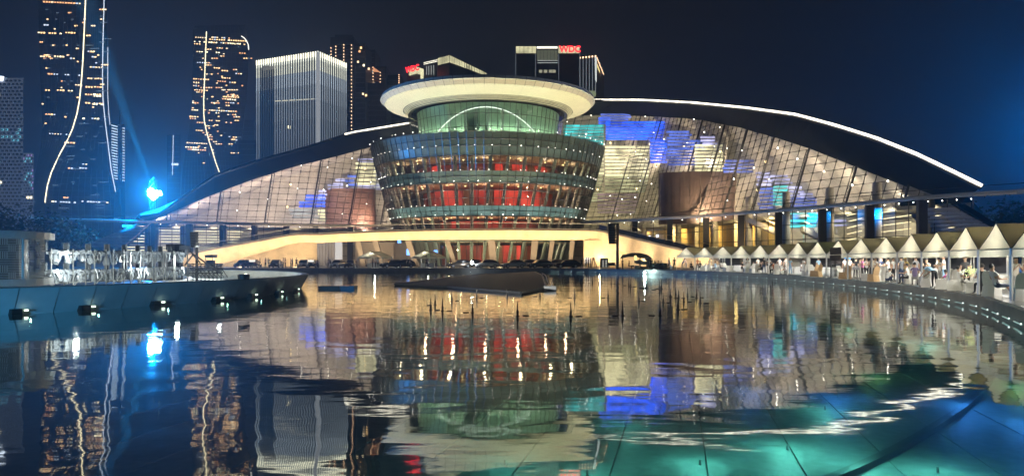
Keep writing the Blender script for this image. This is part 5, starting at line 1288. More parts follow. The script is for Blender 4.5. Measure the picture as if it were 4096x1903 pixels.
CM = {}
def cmat(col):
    k = 'cloth_%s' % (col,); CM.setdefault(k, mat(k.replace(' ', ''), col, .85)); return CM[k]
WHT, BLK, GRY, BLU, PNK, GRN, ORG_, PUR, LBL, TAN, NVY = (.72, .72, .70), (.015, .015, .018), (.28, .27, .26), (.05, .10, .35), (.62, .16, .38), (.25, .65, .08), (.38, .13, .06), (.16, .12, .24), (.30, .50, .70), (.42, .34, .26), (.03, .05, .12)
def person(loc, rz, kind, shirt, trousers, label, group, h=1.0, skin=None, cap=None):
    root = thing('person', label, 'person', loc, rz, group)
    b, hr, ns = POSES[kind]
    o = bpy.data.objects.new('body', b); COL.objects.link(o); o.parent = root
    o.material_slots[1].link = 'OBJECT'; o.material_slots[1].material = cmat(shirt); o.material_slots[2].link = 'OBJECT'; o.material_slots[2].material = cmat(trousers)
    o2 = bpy.data.objects.new('hair' if not cap else 'cap', hr); COL.objects.link(o2); o2.parent = root
    if cap: o2.material_slots[0].link = 'OBJECT'; o2.material_slots[0].material = cmat(cap)
    if Vector(loc).y < 60: o3 = bpy.data.objects.new('face', ns); COL.objects.link(o3); o3.parent = root
    root.scale = (h, h, h); return root

# ---------------------------------------------------------------- tents along the right bank
TL = [(4215, 26.0), (4045, 30.0), (3914, 34.5), (3797, 39.2), (3687, 44.0), (3590, 49.2), (3487, 54.6), (3391, 60.0), (3306, 65.2), (3229, 70.4), (3151, 75.8), (3075, 81.2), (3000, 86.6), (2925, 92.0), (2852, 97.2), (2779, 102.4), (2706, 107.2)]
LEG = [Vector(((x-CX)/F*D, D, 0)) for x, D in TL]
M_tfab = mat('tent_front_fabric', (.60, .56, .42), .85, var=.12, vs=1.5, bump=1.0, trans=.32); M_troof = mat('tent_roof_fabric', (.48, .44, .30), .8, var=.15, vs=1.2, trans=.42); M_tval = mat('tent_valance', (.70, .68, .56), .85, var=.08, vs=2, bump=.8, trans=.28)
M_tlime = mat('tent_roof_lime', (.48, .50, .26), .8, var=.06, trans=.2); M_tleg = mat('tent_leg', (.55, .55, .52), .4, .5)
OUT = []
NT = len(LEG)-1
tent_w = ['nearest tent, half cut off by the right edge', 'second nearest tent, over the seated reader', 'third tent from the right edge, over empty reclining chairs', 'fourth tent from the right edge, over the bending person', 'fifth tent from the right edge, over the person in purple', 'tent above a person with hands on hips',
          'tent left of the lime roof slope, above a crouching person' , 'tent with a dark hanging banner and one lime roof slope', 'tent with a small dark poster on its gable', 'tent just left of the poster tent', 'tent two left of the poster tent', 'sixth tent from the far left end', 'fifth tent from the far left end', 'fourth tent from the far left end', 'third tent from the far left end', 'second tent from the far left end', 'last tent of the row, at the far left end']
tent_w = [w.replace('tent ', '', 1) if w.startswith('tent ') else w.replace(' tent', '', 1) for w in tent_w]
ti = 0
for a, b in zip(LEG, LEG[1:]):       # a = nearer post, b = farther post
    u = (b-a).normalized(); o_ = Vector((u.y, -u.x, 0)); OUT.append(o_); w_ = (b-a).length
    t_ = thing('tent', 'white gable tent, '+tent_w[min(ti, len(tent_w)-1)], 'tent', (a+b)/2, 0, 'row of gable tents beside the pond')
    E0, VH, PK, DP = 2.12+rnd.uniform(-.02, .02), .36, 3.28+rnd.uniform(-.07, .07), 4.6
    A, B = a+u*.06, b-u*.06; mid = (A+B)/2+u*rnd.uniform(-.12, .12); z = Vector((0, 0, 1))
    pf_ = mid+o_*.12+z*PK; pb_ = mid+o_*(DP-.9)+z*PK; Ab, Bb = A+o_*DP, B+o_*DP
    sag = Vector((0, 0, -.07))
    def pan(name, pts, m, n=3):
        mb = MB(); mb.add(pts, [tuple(range(len(pts)))]); mb.add([Vector(p)-z*.02 for p in pts], [tuple(range(len(pts)))[::-1]]); return mb.build(name, m, t_)
    g1, g2 = A.lerp(mid, .5)+o_*.07+z*(E0+(PK-E0)*.47), B.lerp(mid, .5)+o_*.07+z*(E0+(PK-E0)*.47); ct = mid+o_*.10+z*(E0+.42)
    m_ = MB().add([A+z*E0, B+z*E0, pf_, g1, g2, ct, mid+z*(E0-.03)], [(0, 6, 5, 3), (6, 1, 4, 5), (5, 4, 2, 3)]); m_.build('gable_panel', M_tfab, t_, smooth=False)
    pan('roof_slope', [A+z*E0, g1, pf_, pb_, Ab+z*E0], M_tlime if ti == 8 else M_troof); pan('roof_slope', [B+z*E0, g2, pf_, pb_, Bb+z*E0], M_troof); pan('rear_hip', [Ab+z*E0, pb_, Bb+z*E0], M_tfab)
    for q0, q1, nm in ((A, B, 'valance'), (B, Bb, 'valance'), (Bb, Ab, 'valance'), (Ab, A, 'valance')):
        m_ = MB(); n = 9; pts = [];
        for k in range(n+1):
            p = q0.lerp(q1, k/n); p2 = p+Vector((0, 0, E0-VH+(.03 if k % 2 else 0))); pts += [p+z*E0, p2]
        m_.add(pts, [(2*k, 2*k+1, 2*k+3, 2*k+2) for k in range(n)]); m_.build(nm, M_tval, t_)
    for q in (A, B, Ab, Bb): MB().tube([q, q+z*E0], .045, 6).build('leg', M_tleg, t_)
    MB().tube([A+z*(E0-.02), B+z*(E0-.02)], .03, 4).build('eave_bar', M_tleg, t_); MB().tube([A+z*E0, g1, pf_, g2, B+z*E0], .022, 4).build('gable_bar', M_dsteel, t_)
    if ti < 17:
        c = mid+o_*1.5+z*2.35; lamp('tent_lamp', '', c, 260, (1, .97, .88), kind='POINT', size=.12, parent=t_)
        bl = MB().lathe([(.001, .08), (.06, .04), (.07, 0), (.001, -.07)], n=8); bl.v = [(x+c.x, y+c.y, zz+c.z+.18) for x, y, zz in bl.v]; bl.build('lamp_bulb', emi('tent_bulb', (1, .97, .85), 6), t_)
    ti += 1
# second row of stalls behind: dark backdrops and counters
M_bd = mat('stall_backdrop', (.05, .05, .06), .8); M_bd2 = mat('stall_backdrop_pale', (.45, .42, .36), .8)
for i in range(1, NT):
    a, b, o_ = LEG[i], LEG[i+1], OUT[i]; A, B = a+o_*7.4, b+o_*7.4
    m_ = MB().slab((A.x, A.y, 0), (B.x, B.y, 0), (B.x, B.y, 2.3), (A.x, A.y, 2.3), o_*.08)
    tag(m_.build('stall_backdrop', M_bd if i % 4 else M_bd2, None), f'{"dark" if i % 4 else "pale"} backdrop behind the tent, {tent_w[min(i, 16)]}', 'backdrop', 'backdrops behind the tents')
M_skirt = mat('table_skirt', (.70, .69, .65), .9, trans=.1)
def table(c, rz, L, label, grp='white-skirted tables under the tents'):
    root = thing('skirted_table', label, 'table', c, rz, grp)
    MB().box((0, 0, .745), (L, .75, .035)).build('tabletop', M_skirt, root, local=True); m = MB(); n = int(L/.09); per = []
    for (x0, y0, x1, y1) in ((-L/2, -.38, L/2, -.38), (L/2, -.38, L/2, .38), (L/2, .38, -L/2, .38), (-L/2, .38, -L/2, -.38)):
        k_ = max(3, int(math.hypot(x1-x0, y1-y0)/.1))
        for k in range(k_):
            t = k/k_; s_ = .025 if k % 2 else -.0; nx, ny = (y1-y0), -(x1-x0); l_ = math.hypot(nx, ny); per.append((lerp(x0, x1, t)+nx/l_*s_, lerp(y0, y1, t)+ny/l_*s_))
    N_ = len(per); m.add([(x, y, .73) for x, y in per]+[(x*1.02, y*1.03, .02) for x, y in per], [(k, (k+1) % N_, N_+(k+1) % N_, N_+k) for k in range(N_)]); m.build('skirt', M_skirt, root, local=True); return root
# banquet chairs with cloth covers
M_cc = mat('chair_cover', (.68, .67, .63), .9, var=.06, vs=4); M_ct = mat('chair_cover_tan', (.50, .33, .17), .9, var=.06, vs=4)
def chair_mesh():
    b = MB(); n = 6; prof = [(.45, .235), (.62, .235), (.80, .225), (.92, .20), (.99, .14), (1.02, .05)]; vs = []
    for z, w in prof:
        y = -.20-(z-.45)*.28; vs += [(-w, y, z), (w, y, z), (w, y-.05, z), (-w, y-.05, z)]
    b.add(vs, [(i*4+k, i*4+(k+1) % 4, (i+1)*4+(k+1) % 4, (i+1)*4+k) for i in range(5) for k in range(4)]+[(20, 21, 22, 23)])
    s_ = MB().box((0, .03, .46), (.47, .50, .07)); k_ = MB(); per = [(-.25, -.27), (0, -.30), (.25, -.27), (.27, 0), (.25, .29), (0, .31), (-.25, .29), (-.27, 0)]
    k_.add([(x*.93, y*.93, .44) for x, y in per]+[(x, y*1.06-(.06 if y < 0 else 0), .0) for x, y in per], [(i, (i+1) % 8, 8+(i+1) % 8, 8+i) for i in range(8)])
    return [('backrest', b), ('seat', s_), ('skirt', k_)]
CH = {m.name: [(n, b.mesh(n, [m], False)) for n, b in chair_mesh()] for m in (M_cc, M_ct)}
def chair(loc, rz, m, label, grp='cloth-covered chairs under the tents'):
    root = thing('covered_chair', label, 'chair', loc, rz, grp)
    for n, me in CH[m.name]:
        o = bpy.data.objects.new(n, me); COL.objects.link(o); o.parent = root
    return root
def spot(x, y, back=0.0):
    """ground point under the tents seen at column x: distance taken along the leg line"""
    ray = (x-CX)/F
    for i in range(NT):
        a, b = LEG[i], LEG[i+1]; ta_, tb_ = a.x-ray*a.y, b.x-ray*b.y
        if ta_*tb_ <= 0:
            t = ta_/(ta_-tb_); p = a.lerp(b, t); break
    else: p = LEG[-1].copy() if x < 2900 else LEG[0].copy()
    D = p.y*(1+back/max(20, p.y)*1.0); D = p.y+back*max(.6, min(1.0, 1.0)); return Vector((ray*D, D, 0))
# named people, left to right; (x, back distance, pose, facing, shirt, trousers, height, phrase)
PP = [(2604, 0, 'stand', 150, BLK, BLK, 1, 'dark figure by the equipment at the foot of the ramp wall'), (2676, 1, 'stand', 40, GRY, BLK, 1, 'person in grey standing left of the last tent'), (2688, 0, 'squat', 90, LBL, GRY, 1, 'person in pale blue crouching on a chair edge left of the last tent'), (2697, 1, 'stand', 170, BLK, BLK, 1.05, 'tall person in black standing left of the last tent'),
      (2728, 0, 'reach', 270, BLU, TAN, .95, 'person in blue leaning out with an arm stretched, under the last tent'), (2745, 1.5, 'lean', 80, GRY, GRY, 1, 'person in grey leaning behind the one in blue'), (2764, 0, 'sit', 200, BLK, BLK, .95, 'small seated person in black under the last tent'),
      (2790, 2, 'stand', 160, ORG_, BLK, 1, 'person in dark red standing under the second-last tent'), (2800, .5, 'sit', 190, BLK, BLK, 1, 'seated person in black under the second-last tent'), (2838, 1, 'arms', 180, WHT, WHT, 1, 'person all in white with raised forearms by the third-last tent'), (2862, .5, 'sit', 30, LBL, GRY, 1, 'seated person in pale blue with back to the pond'), (2884, .5, 'recline', 270, BLK, NVY, 1, 'person in black leaning back on a chair'),
      (2968, 2, 'sit', 200, BLK, BLK, 1, 'dark seated figure deep in the shade of a tent'), (2990, 1, 'arms', 160, WHT, BLK, 1, 'person in white shirt and black trousers, left of the green shirt'), (3012, 1, 'sit', 200, GRN, GRY, 1, 'seated person in a bright green shirt'), (3032, 2, 'stand', 10, WHT, GRY, 1.04, 'person in white standing right of the green shirt'), (3046, .6, 'sit', 30, BLK, BLK, 1, 'seated person in black near the green shirt'), (3056, 0, 'stand', 0, BLK, NVY, 1.04, 'person in black seen from behind at the water side'),
      (3076, 2, 'arms', 190, WHT, BLK, 1.03, 'person in white with bent arms right of the one in black'), (3096, .4, 'sit', 10, ORG_, BLK, 1, 'seated person in a rust-brown shirt seen from behind'), (3117, 1, 'hip', 200, WHT, GRY, 1.04, 'person in white with hands on hips, right of the rust-brown shirt'), (3141, 3, 'stand', 180, GRY, GRY, 1, 'person in grey at the back counter'), (3150, .5, 'squat', 90, WHT, GRY, 1, 'person in white crouching beside a tent post'), (3162, 2, 'stand', 120, LBL, LBL, 1, 'person in pale blue standing left of a tent post'),
      (3204, 1.5, 'sit', 230, WHT, GRY, 1, 'seated person in white beside a pale chair'), (3213, 1, 'phone', 220, WHT, WHT, 1, 'person in white holding a phone up'), (3274, 3, 'stand', 0, LBL, GRY, 1.02, 'person in light blue seen from behind before the black doorway'), (3380, 3, 'stand', 10, WHT, GRY, 1.02, 'person in a white uniform and blue cap right of the banner'), (3398, 3.6, 'stand', 350, WHT, GRY, 1, 'person in white beside the blue cap'), (3422, 5, 'lean', 170, BLK, BLK, 1, 'person in black behind the counter, left of the pink floral top'),
      (3440, 2, 'arms', 250, (.5, .38, .36), GRY, .98, 'person in dusty rose left of the pink floral top'), (3449, 1, 'phone', 240, PNK, BLK, 1.0, 'person in a pink floral top with black trousers'), (3465, 5, 'arms', 180, WHT, BLK, 1, 'person in white behind the counter near the pink floral top'), (3488, 0.2, 'hip', 5, TAN, BLK, 1.06, 'broad person in a tan shirt with hands on hips, seen from behind'), (3503, 2, 'arms', 120, WHT, LBL, 1, 'person in white partly hidden by the tan shirt'), (3525, 5, 'arms', 190, NVY, BLK, 1, 'person in navy with a face mask behind the counter'),
      (3553, 2.5, 'arms', 30, WHT, GRY, 1, 'person in a plain white shirt at the counter'), (3548, -.1, 'squat', 300, WHT, NVY, .95, 'small person in white crouching low by the pond edge'), (3572, 5, 'stand', 200, WHT, BLK, 1, 'person with long hair behind the counter'), (3605, .6, 'hip', 20, (.24, .25, .27), NVY, 1.05, 'standing person in grey with a blue bag, seen from behind'), (3622, 3.8, 'arms', 170, (.7, .55, .2), GRY, 1, 'person in a yellow hat and top behind the standing grey one'), (3631, .7, 'sit', 60, WHT, BLK, 1, 'seated person in white next to the purple shirt'),
      (3659, 0, 'sit', 330, PUR, GRY, 1.08, 'seated person in a purple shirt with back to the pond'), (3664, 4, 'stand', 10, (.42, .42, .44), GRY, 1.05, 'person in pale grey standing at the counter behind the purple shirt'), (3706, 4, 'reach', 150, TAN, LBL, 1, 'person in beige reaching over the food table'), (3738, .4, 'bend', 15, LBL, BLK, 1.03, 'person in a white and blue shirt bending over a chair'), (3755, 5, 'stand', 20, WHT, GRY, 1, 'person in white behind the bending one'), (3776, 3.4, 'arms', 60, WHT, LBL, 1.08, 'tall person in white and jeans at the table'),
      (3803, 2.2, 'squat', 20, PNK, PNK, 1, 'crouching person in a pink striped top'), (3848, 1.2, 'recline', 280, WHT, GRY, 1.0, 'person in a cream top reclining and drinking'), (3866, 3, 'lean', 130, (.10, .10, .11), BLK, 1.05, 'standing person in dark grey behind the reclining one'), (3930, .7, 'sit', 350, BLK, BLK, 1.05, 'seated person in black seen from behind near the flowers'), (3990, .3, 'recline', 270, (.55, .54, .54), (.05, .07, .12), 1.12, 'young person in a grey shirt and dark shorts reading on a white chair'), (4062, 1.4, 'phone', 180, (.55, .50, .42), GRY, 1.0, 'person with a hair bun in a beige top drinking, at the right edge')]
MIN = {}
for x, bk, kind, fz, sh_, tr_, h, lab in PP:
    p = spot(x, 0, 0) + Vector((0, 0, 0)); ray = (x-CX)/F; D = p.y+bk; p = Vector((ray*D, D, 0))
    i = min(range(NT), key=lambda i: ((LEG[i]+LEG[i+1])/2-p).length); 
    person((p.x, p.y, .0), R(fz), kind, sh_, tr_, lab, 'people under the tents', h, cap=(.05, .25, .6) if 'blue cap' in lab else ((.7, .6, .1) if 'yellow hat' in lab else None))
chr_ = [(2812, .2, 60, 0), (2878, .3, 20, 0), (2905, .8, 200, 0), (3010, -.1, 10, 0), (3030, .1, 340, 0), (3104, 0, 350, 0), (2987, .1, 0, 0), (3222, .3, 10, 0), (3258, .4, 20, 1), (3270, .3, 25, 1), (3240, .6, 350, 0), (3376, -.2, 30, 1), (3384, .4, 20, 1), (3469, .3, 25, 0), (3493, -.6, 15, 1), (3508, .8, 30, 0), (3518, 2.2, 20, 0), (3640, 2.4, 0, 0),
        (3716, .2, 20, 0), (3775, .4, 30, 0), (3820, 0.3, 50, 0), (3845, 1.3, 300, 0), (3900, .8, 40, 0), (3918, 2.6, 330, 0), (3968, .35, 300, 0), (4088, .2, 330, 0), (3792, 1.9, 60, 0), (3690, 2.0, 20, 0)]
ordc = sorted(chr_)
for k, (x, bk, rz, t) in enumerate(ordc):
    p = spot(x, 0); D = p.y+bk; p = Vector(((x-CX)/F*D, D, 0)); sc_ = 1.0
    near_p = min(PP, key=lambda q: abs(q[0]-x)); sd = 'just left of' if near_p[0] > x+6 else ('just right of' if near_p[0] < x-6 else 'nearest to')
    c = chair(p, R(rz), M_ct if t else M_cc, f'{"tan" if t else "white"} cloth-covered chair under the tents, {nth(k+1)} chair from the left'); c.scale = (1.08, 1.08, 1.12)
    c['label'] = ' '.join(c['label'].split()[:16])
for i in range(0, NT):
    a, b, o_ = LEG[i], LEG[i+1], OUT[i]; u = (b-a).normalized(); rz = math.atan2(u.y, u.x)
    for q, L_ in ((.32, 1.8), (.72, 1.6)):
        c = a.lerp(b, q)+o_*(3.0+.3*(i % 2)); table(c, rz, L_, f'white table, {"nearer" if q < .5 else "farther"} half of tent, {tent_w[min(i, 16)]}'[:140])
    c = a.lerp(b, .5)+o_*5.6; table(c, rz, 2.6, f'long back counter of tent, {tent_w[min(i, 16)]}'[:140], 'back counters')
for o in [o for o in bpy.data.objects if o.name.startswith('skirted_table')]: o['label'] = ' '.join(o['label'].split()[:16])
# boxes, dishes and flowers on the tables
for k, (x, bk, w_, col) in enumerate(((3350, 2.9, .5, (.5, .5, .45)), (3412, 2.9, .45, (.7, .7, .7)), (3424, 3.1, .35, (.3, .3, .32)), (3700, 3.0, .4, (.6, .5, .3)), (3720, 3.1, .35, (.65, .6, .5)), (3640, 3.0, .4, (.7, .65, .5)))):
    p = spot(x, 0); D = p.y+bk; p = Vector(((x-CX)/F*D, D, .77)); t = thing('serving_box', f'{["grey", "white", "dark", "tan", "cream", "pale"][k]} box of goods on a skirted table', 'box', p, .3, 'boxes on the tables')
    MB().box((0, 0, .12), (w_, .3, .24)).build('box', mat('box_%d' % k, col, .7), t, local=True); MB().box((0, 0, .26), (w_*.7, .2, .05)).build('lid', M_white, t, local=True)
p = spot(3880, 0); D = p.y+1.8; p = Vector(((3884-CX)/F*D, D, .77)); fl_ = thing('flower_basket', 'pale green flower arrangement leaning on a stand near the seated person in black', 'flowers', p)
m = MB(); 
for k in range(60):
    u = Vector((rnd.gauss(0, .16), rnd.gauss(0, .12), abs(rnd.gauss(.15, .15)))); m.quad(u, u+Vector((.06, 0, .02)), u+Vector((.06, .02, .07)), u+Vector((0, .02, .05)))
m.build('petals', mat('pale_petals', (.5, .6, .25), .7), fl_, local=True, kind='stuff'); MB().lathe([(.02, -.02), (.12, 0), (.16, .16)], n=10).build('basket', M_cream, fl_, local=True)
# hanging banner and small poster
q = spot(3343, 0); D = q.y-1.6; bn = thing('hanging_banner', 'large dark two-panel banner on a stand in front of the tent', 'banner', ((3345-CX)/F*D, D, 0))
for y0, y1, nm in ((990, 1019, 'upper_panel'), (1021, 1055, 'lower_panel')): MB().slab(P(3319, y0+1, D), P(3364, y0-2, D), P(3366, y1, D), P(3321, y1, D), (0, .04, 0)).build(nm, mat('banner_print', (.055, .045, .05), .5, var=.2, vs=2), bn)
MB().tube([P(3318, 1020, D-.03), P(3369, 1018, D-.03)], .03, 4).build('cross_bar', M_white, bn); MB().tube([P(3325, 988, D+.1), (P(3325, 988, D).x, D+.1, 0)], .04, 5).build('stand', M_dsteel, bn); MB().slab(P(3328, 1056, D), P(3344, 1056, D), P(3344, 1068, D), P(3328, 1068, D), (0, .04, 0)).build('small_board', M_black, bn)
q = (LEG[9]+LEG[10])/2; D = q.y-.3; ps = thing('poster', 'small dark poster hanging on the gable of a tent left of the banner', 'poster', P(3262, 1010, D)); MB().slab(P(3243, 997, D), P(3281, 996, D), P(3282, 1023, D), P(3244, 1024, D), (0, .03, 0)).build('sheet', mat('poster_print', (.06, .05, .055), .5), ps)
for x in (3256, 3263, 3269): MB().slab(P(x, 1004+(x % 3)*2, D-.02), P(x+3, 1004, D-.02), P(x+3, 1021, D-.02), P(x, 1021, D-.02), (0, .01, 0)).build('printed_figure', mat('poster_figure', (.18, .15, .16), .6), ps)

# ---------------------------------------------------------------- cars along the forecourt
def car_parts():
    def shell(st, z0):        # stations: (x, half width, z bottom, z top, half width top)
        b = MB(); vs = []
        for x, w, zb, zt_, wt in st: vs += [(x, -w, zb), (x, -w, lerp(zb, zt_, .6)), (x, -wt, zt_), (x, wt, zt_), (x, w, lerp(zb, zt_, .6)), (x, w, zb)]
        n = len(st); b.add(vs, [(i*6+k, i*6+(k+1) % 6, (i+1)*6+(k+1) % 6, (i+1)*6+k) for i in range(n-1) for k in range(6)]+[tuple(range(6)), tuple((n-1)*6+k for k in range(6))[::-1]]); return b
    body = shell([(2.30, .62, .32, .60, .55), (2.22, .80, .24, .74, .68), (1.9, .88, .22, .84, .74), (1.0, .91, .22, .96, .80), (.2, .92, .22, .98, .82), (-1.0, .92, .22, 1.0, .82), (-1.9, .90, .24, 1.02, .76), (-2.25, .80, .30, .98, .66), (-2.33, .70, .40, .85, .6)], 0)
    cab = shell([(1.12, .80, .93, .97, .76), (.45, .80, .94, 1.42, .60), (-.1, .80, .95, 1.50, .60), (-.9, .80, .96, 1.50, .60), (-1.6, .79, .97, 1.36, .58), (-2.1, .74, .98, 1.04, .62)], 0)
    roof = shell([(.40, .61, 1.40, 1.45, .56), (-.1, .62, 1.485, 1.535, .56), (-.9, .62, 1.485, 1.535, .56), (-1.55, .60, 1.36, 1.42, .54)], 0)
    wh = MB(); prof = [(.32, -.1), (.34, -.06), (.34, .06), (.32, .1), (.22, .11), (.21, .09), (.001, .09)]; N_ = 14; vs = [(r*math.cos(6.283*k/N_), y, r*math.sin(6.283*k/N_)) for r, y in prof for k in range(N_)]
    wh.add(vs, [(i*N_+k, i*N_+(k+1) % N_, (i+1)*N_+(k+1) % N_, (i+1)*N_+k) for i in range(6) for k in range(N_)])
    return body, cab, roof, wh
cb, cc, cr, cw = car_parts(); M_cg_ = mat('car_glass', (.01, .012, .014), .05); M_tyre = mat('tyre', (.015, .015, .015), .8)
paint = {n: mat('paint_'+n, c, .18, .4) for n, c in (('grey', (.12, .12, .12)), ('silver', (.34, .34, .33)), ('dark', (.03, .03, .035)), ('black', (.008, .008, .01)), ('white', (.5, .5, .5)), ('brown', (.14, .11, .08)))}
wme = cw.mesh('wheel', [M_tyre], True); cabme = cc.mesh('windows', [M_cg_], True); hlme = MB().box((0, 0, 0), (.12, .32, .13)).mesh('headlight', [mat('headlight_lens', (.5, .5, .5), .1)]); tlme = MB().box((0, 0, 0), (.08, .28, .14)).mesh('tail_light', [mat('tail_lens', (.35, .01, .01), .2)])
bodyme = {n: cb.mesh('body', [m], True) for n, m in paint.items()}; roofme = {n: cr.mesh('roof', [m], True) for n, m in paint.items()}
rimme = MB().add([(0.2*math.cos(6.283*k/10), .115, .2*math.sin(6.283*k/10)) for k in range(10)], [tuple(range(10))]).mesh('rim', [M_steel])
def car(x, D, rz, col, label, boot=False):
    root = thing('parked_car', label, 'car', ((x-CX)/F*D, D, 0), R(rz), 'cars parked in front of the cone')
    for nm, me, l in (('body', bodyme[col], (0, 0, 0)), ('windows', cabme, (0, 0, 0)), ('roof', roofme[col], (0, 0, 0)), ('headlight', hlme, (2.2, .6, .66)), ('headlight', hlme, (2.2, -.6, .66)), ('tail_light', tlme, (-2.3, .6, .82)), ('tail_light', tlme, (-2.3, -.6, .82))):
        o = bpy.data.objects.new(nm, me); COL.objects.link(o); o.parent = root; o.location = l
    for wx in (1.42, -1.38):
        for wy, fz in ((.83, 0), (-.83, math.pi)):
            o = bpy.data.objects.new('wheel', wme); COL.objects.link(o); o.parent = root; o.location = (wx, wy, .34); o.rotation_euler = (0, 0, fz)
            r_ = bpy.data.objects.new('rim', rimme); COL.objects.link(r_); r_.parent = o
    if boot:
        for k in range(1):
            b = MB().box((-2.0, 0, 1.75), (1.1, 1.3, .06)); b.build('tailgate', paint[col], root, local=True)
        MB().box((-1.6, 0, 1.2), (.1, 1.1, .35)).build('boot_light', emi('boot_light', (1, .93, .8), 2.5), root, local=True)
    return root
for a in ((1838, 133, 200, 'brown', 'brown grey car facing left, leftmost of the five in the front row'), (1945, 132, 205, 'silver', 'silver car facing left, second of the front row, next to the bright lamp'), (2052, 132, 204, 'silver', 'silver hatchback facing left, middle of the front row'), (2158, 132.5, 205, 'grey', 'dark grey car facing left, fourth of the front row'), (2268, 131, 190, 'black', 'black car at the right end of the front row'),
          (1890, 138, 205, 'dark', 'dark car in the second row between the two leftmost front cars'), (2108, 138, 205, 'white', 'pale car in the second row behind the middle hatchback'), (2215, 138, 205, 'silver', 'silver car in the second row behind the black car'), (1568, 137, 215, 'dark', 'dark car between the two small white marquees'), (1614, 138, 190, 'brown', 'brown car left of the right-hand marquee'),
          (973, 137, 262, 'black', 'black car with a glowing windscreen, farthest left'), (1104, 136, 275, 'dark', 'dark car facing the pond between two groups of people'), (1215, 136, 280, 'silver', 'silver car with raised lit boot under a canopy frame'), (1352, 137, 262, 'white', 'pale car left of the motorbike stall'), (1405, 138, 270, 'dark', 'dark car just left of the left-hand marquee')):
    car(*a)
car(1018, 137.5, 95, 'dark', 'dark van-like car with its tailgate raised, second from left', boot=True); car(1250, 138, 95, 'grey', 'grey car with open tailgate and bright boot light', boot=True)
# bright bare lamp between cars
q = P(1888, 1050, 130.5); t = thing('bright_work_lamp', 'bright white lamp glaring between the two leftmost front cars', 'lamp', q); MB().lathe([(.001, .3), (.22, .15), (.28, 0), (.2, -.2), (.001, -.28)], n=10).build('bulb', emi('bright_bulb', (.9, .95, 1), 40), t, local=True); lamp('x', '', q+Vector((0, -.5, .3)), 300, (.9, .95, 1), kind='POINT', size=.2, parent=t)
q = P(2578, 1091, 110); t = thing('pond_edge_lamp', 'bright white lamp on the pond wall below the dark equipment', 'lamp', q); MB().lathe([(.001, .22), (.16, .1), (.2, 0), (.001, -.2)], n=10).build('bulb', E_blue if 0 else emi('edge_bulb', (.8, 1, .95), 40), t, local=True); lamp('x', '', q+Vector((0, -.5, .3)), 150, (.7, 1, .9), kind='POINT', size=.15, parent=t)
# two small marquees
def marquee(x0, x1, ytop, yeave, D, label):
    root = thing('small_marquee', label, 'marquee', (P((x0+x1)/2, 0, D).x, D, 0), 0, 'small marquees on the forecourt'); z = Vector((0, 0, 1))
    a, b = P(x0, yeave, D), P(x1, yeave, D); m = (a+b)/2; m.z = P(0, ytop, D).z; dp = Vector((1.2, 4.5, 0))
    for p0, p1 in ((a, m), (b, m)): MB().slab(p0, p1, p1+dp, p0+dp, (0, 0, .03)).build('roof_panel', M_tfab, root)
    for p0, p1 in ((a, b), (b, b+dp), (a, a+dp)): MB().slab(p0, p1, p1-z*.3, p0-z*.3, (0, .02, 0)).build('valance', M_tval, root)
    for p in (a, b, a+dp, b+dp): MB().tube([p, Vector((p.x, p.y, 0))], .06, 5).build('leg', M_tleg, root)
    lamp('x', '', (m.x+.5, D+2, a.z-.2), 170, (1, .97, .85), kind='POINT', size=.15, parent=root); tb_ = MB().box((m.x+.5, D+1.5, .4), (2.5, .8, .8)); tb_.build('counter', M_skirt, root)
marquee(1432, 1528, 1005, 1028, 138, 'small white marquee with a lit counter, left of the pair'); marquee(1648, 1748, 1003, 1028, 138, 'small white marquee with a lit counter, right of the pair')
# people on the forecourt
FP = [(1040, 'arms', BLK), (1062, 'stand', (.4, .2, .2)), (1075, 'stand', GRY), (1133, 'stand', GRY), (1141, 'stand', BLK), (1163, 'stand', BLK), (1170, 'arms', BLK), (1186, 'stand', BLK), (1197, 'sit', GRY), (1270, 'stand', BLK), (1312, 'stand', BLK), (1322, 'lean', BLK), (1490, 'arms', BLK), (1502, 'stand', GRY), (1512, 'stand', WHT), (1632, 'lean', BLK), (1640, 'stand', BLK), (1705, 'stand', BLK), (1712, 'arms', GRY), (1744, 'stand', BLK), (1792, 'arms', (.6, .5, .15)), (2286, 'stand', GRY), (2326, 'stand', BLK), (2345, 'arms', BLK), (2354, 'stand', (.25, .12, .08)), (2362, 'stand', BLK), (2490, 'stand', BLK), (2515, 'sit', BLK), (2560, 'stand', BLK), (2588, 'stand', BLK), (2596, 'lean', BLK), (2620, 'sit', BLK), (2632, 'sit', BLK), (2646, 'sit', WHT)]
words = {BLK: 'black', GRY: 'grey', WHT: 'white'}
def nearcar(x):
    L = [(973, 'the black car farthest left'), (1018, 'the raised tailgate'), (1104, 'the dark car facing the pond'), (1215, 'the silver car'), (1352, 'the pale car'), (1480, 'the left-hand marquee'), (1614, 'the brown car by the marquee'), (1700, 'the right-hand marquee'), (1838, 'the leftmost front-row car'), (2268, 'the black car'), (2350, 'the white display board'), (2470, 'the tall mast'), (2600, 'the dark equipment heap')]
    n = min(L, key=lambda q: abs(q[0]-x)); return ('left of ' if x < n[0] else 'right of ')+n[1]
for k, (x, kind, col) in enumerate(FP):
    D = 134.5 if x < 1500 else (136 if x < 2290 else 131 if x < 2400 else 116); D += (k % 3)*.6
    person(((x-CX)/F*D, D, 0), R(rnd.choice([0, 60, 120, 180, 250, 300])), kind, col, BLK, f'{"sitting" if kind == "sit" else "standing"} figure in {words.get(col, "red")} {nearcar(x)}, {nth(k+1)} figure from left', 'people on the forecourt', rnd.uniform(.95, 1.05))
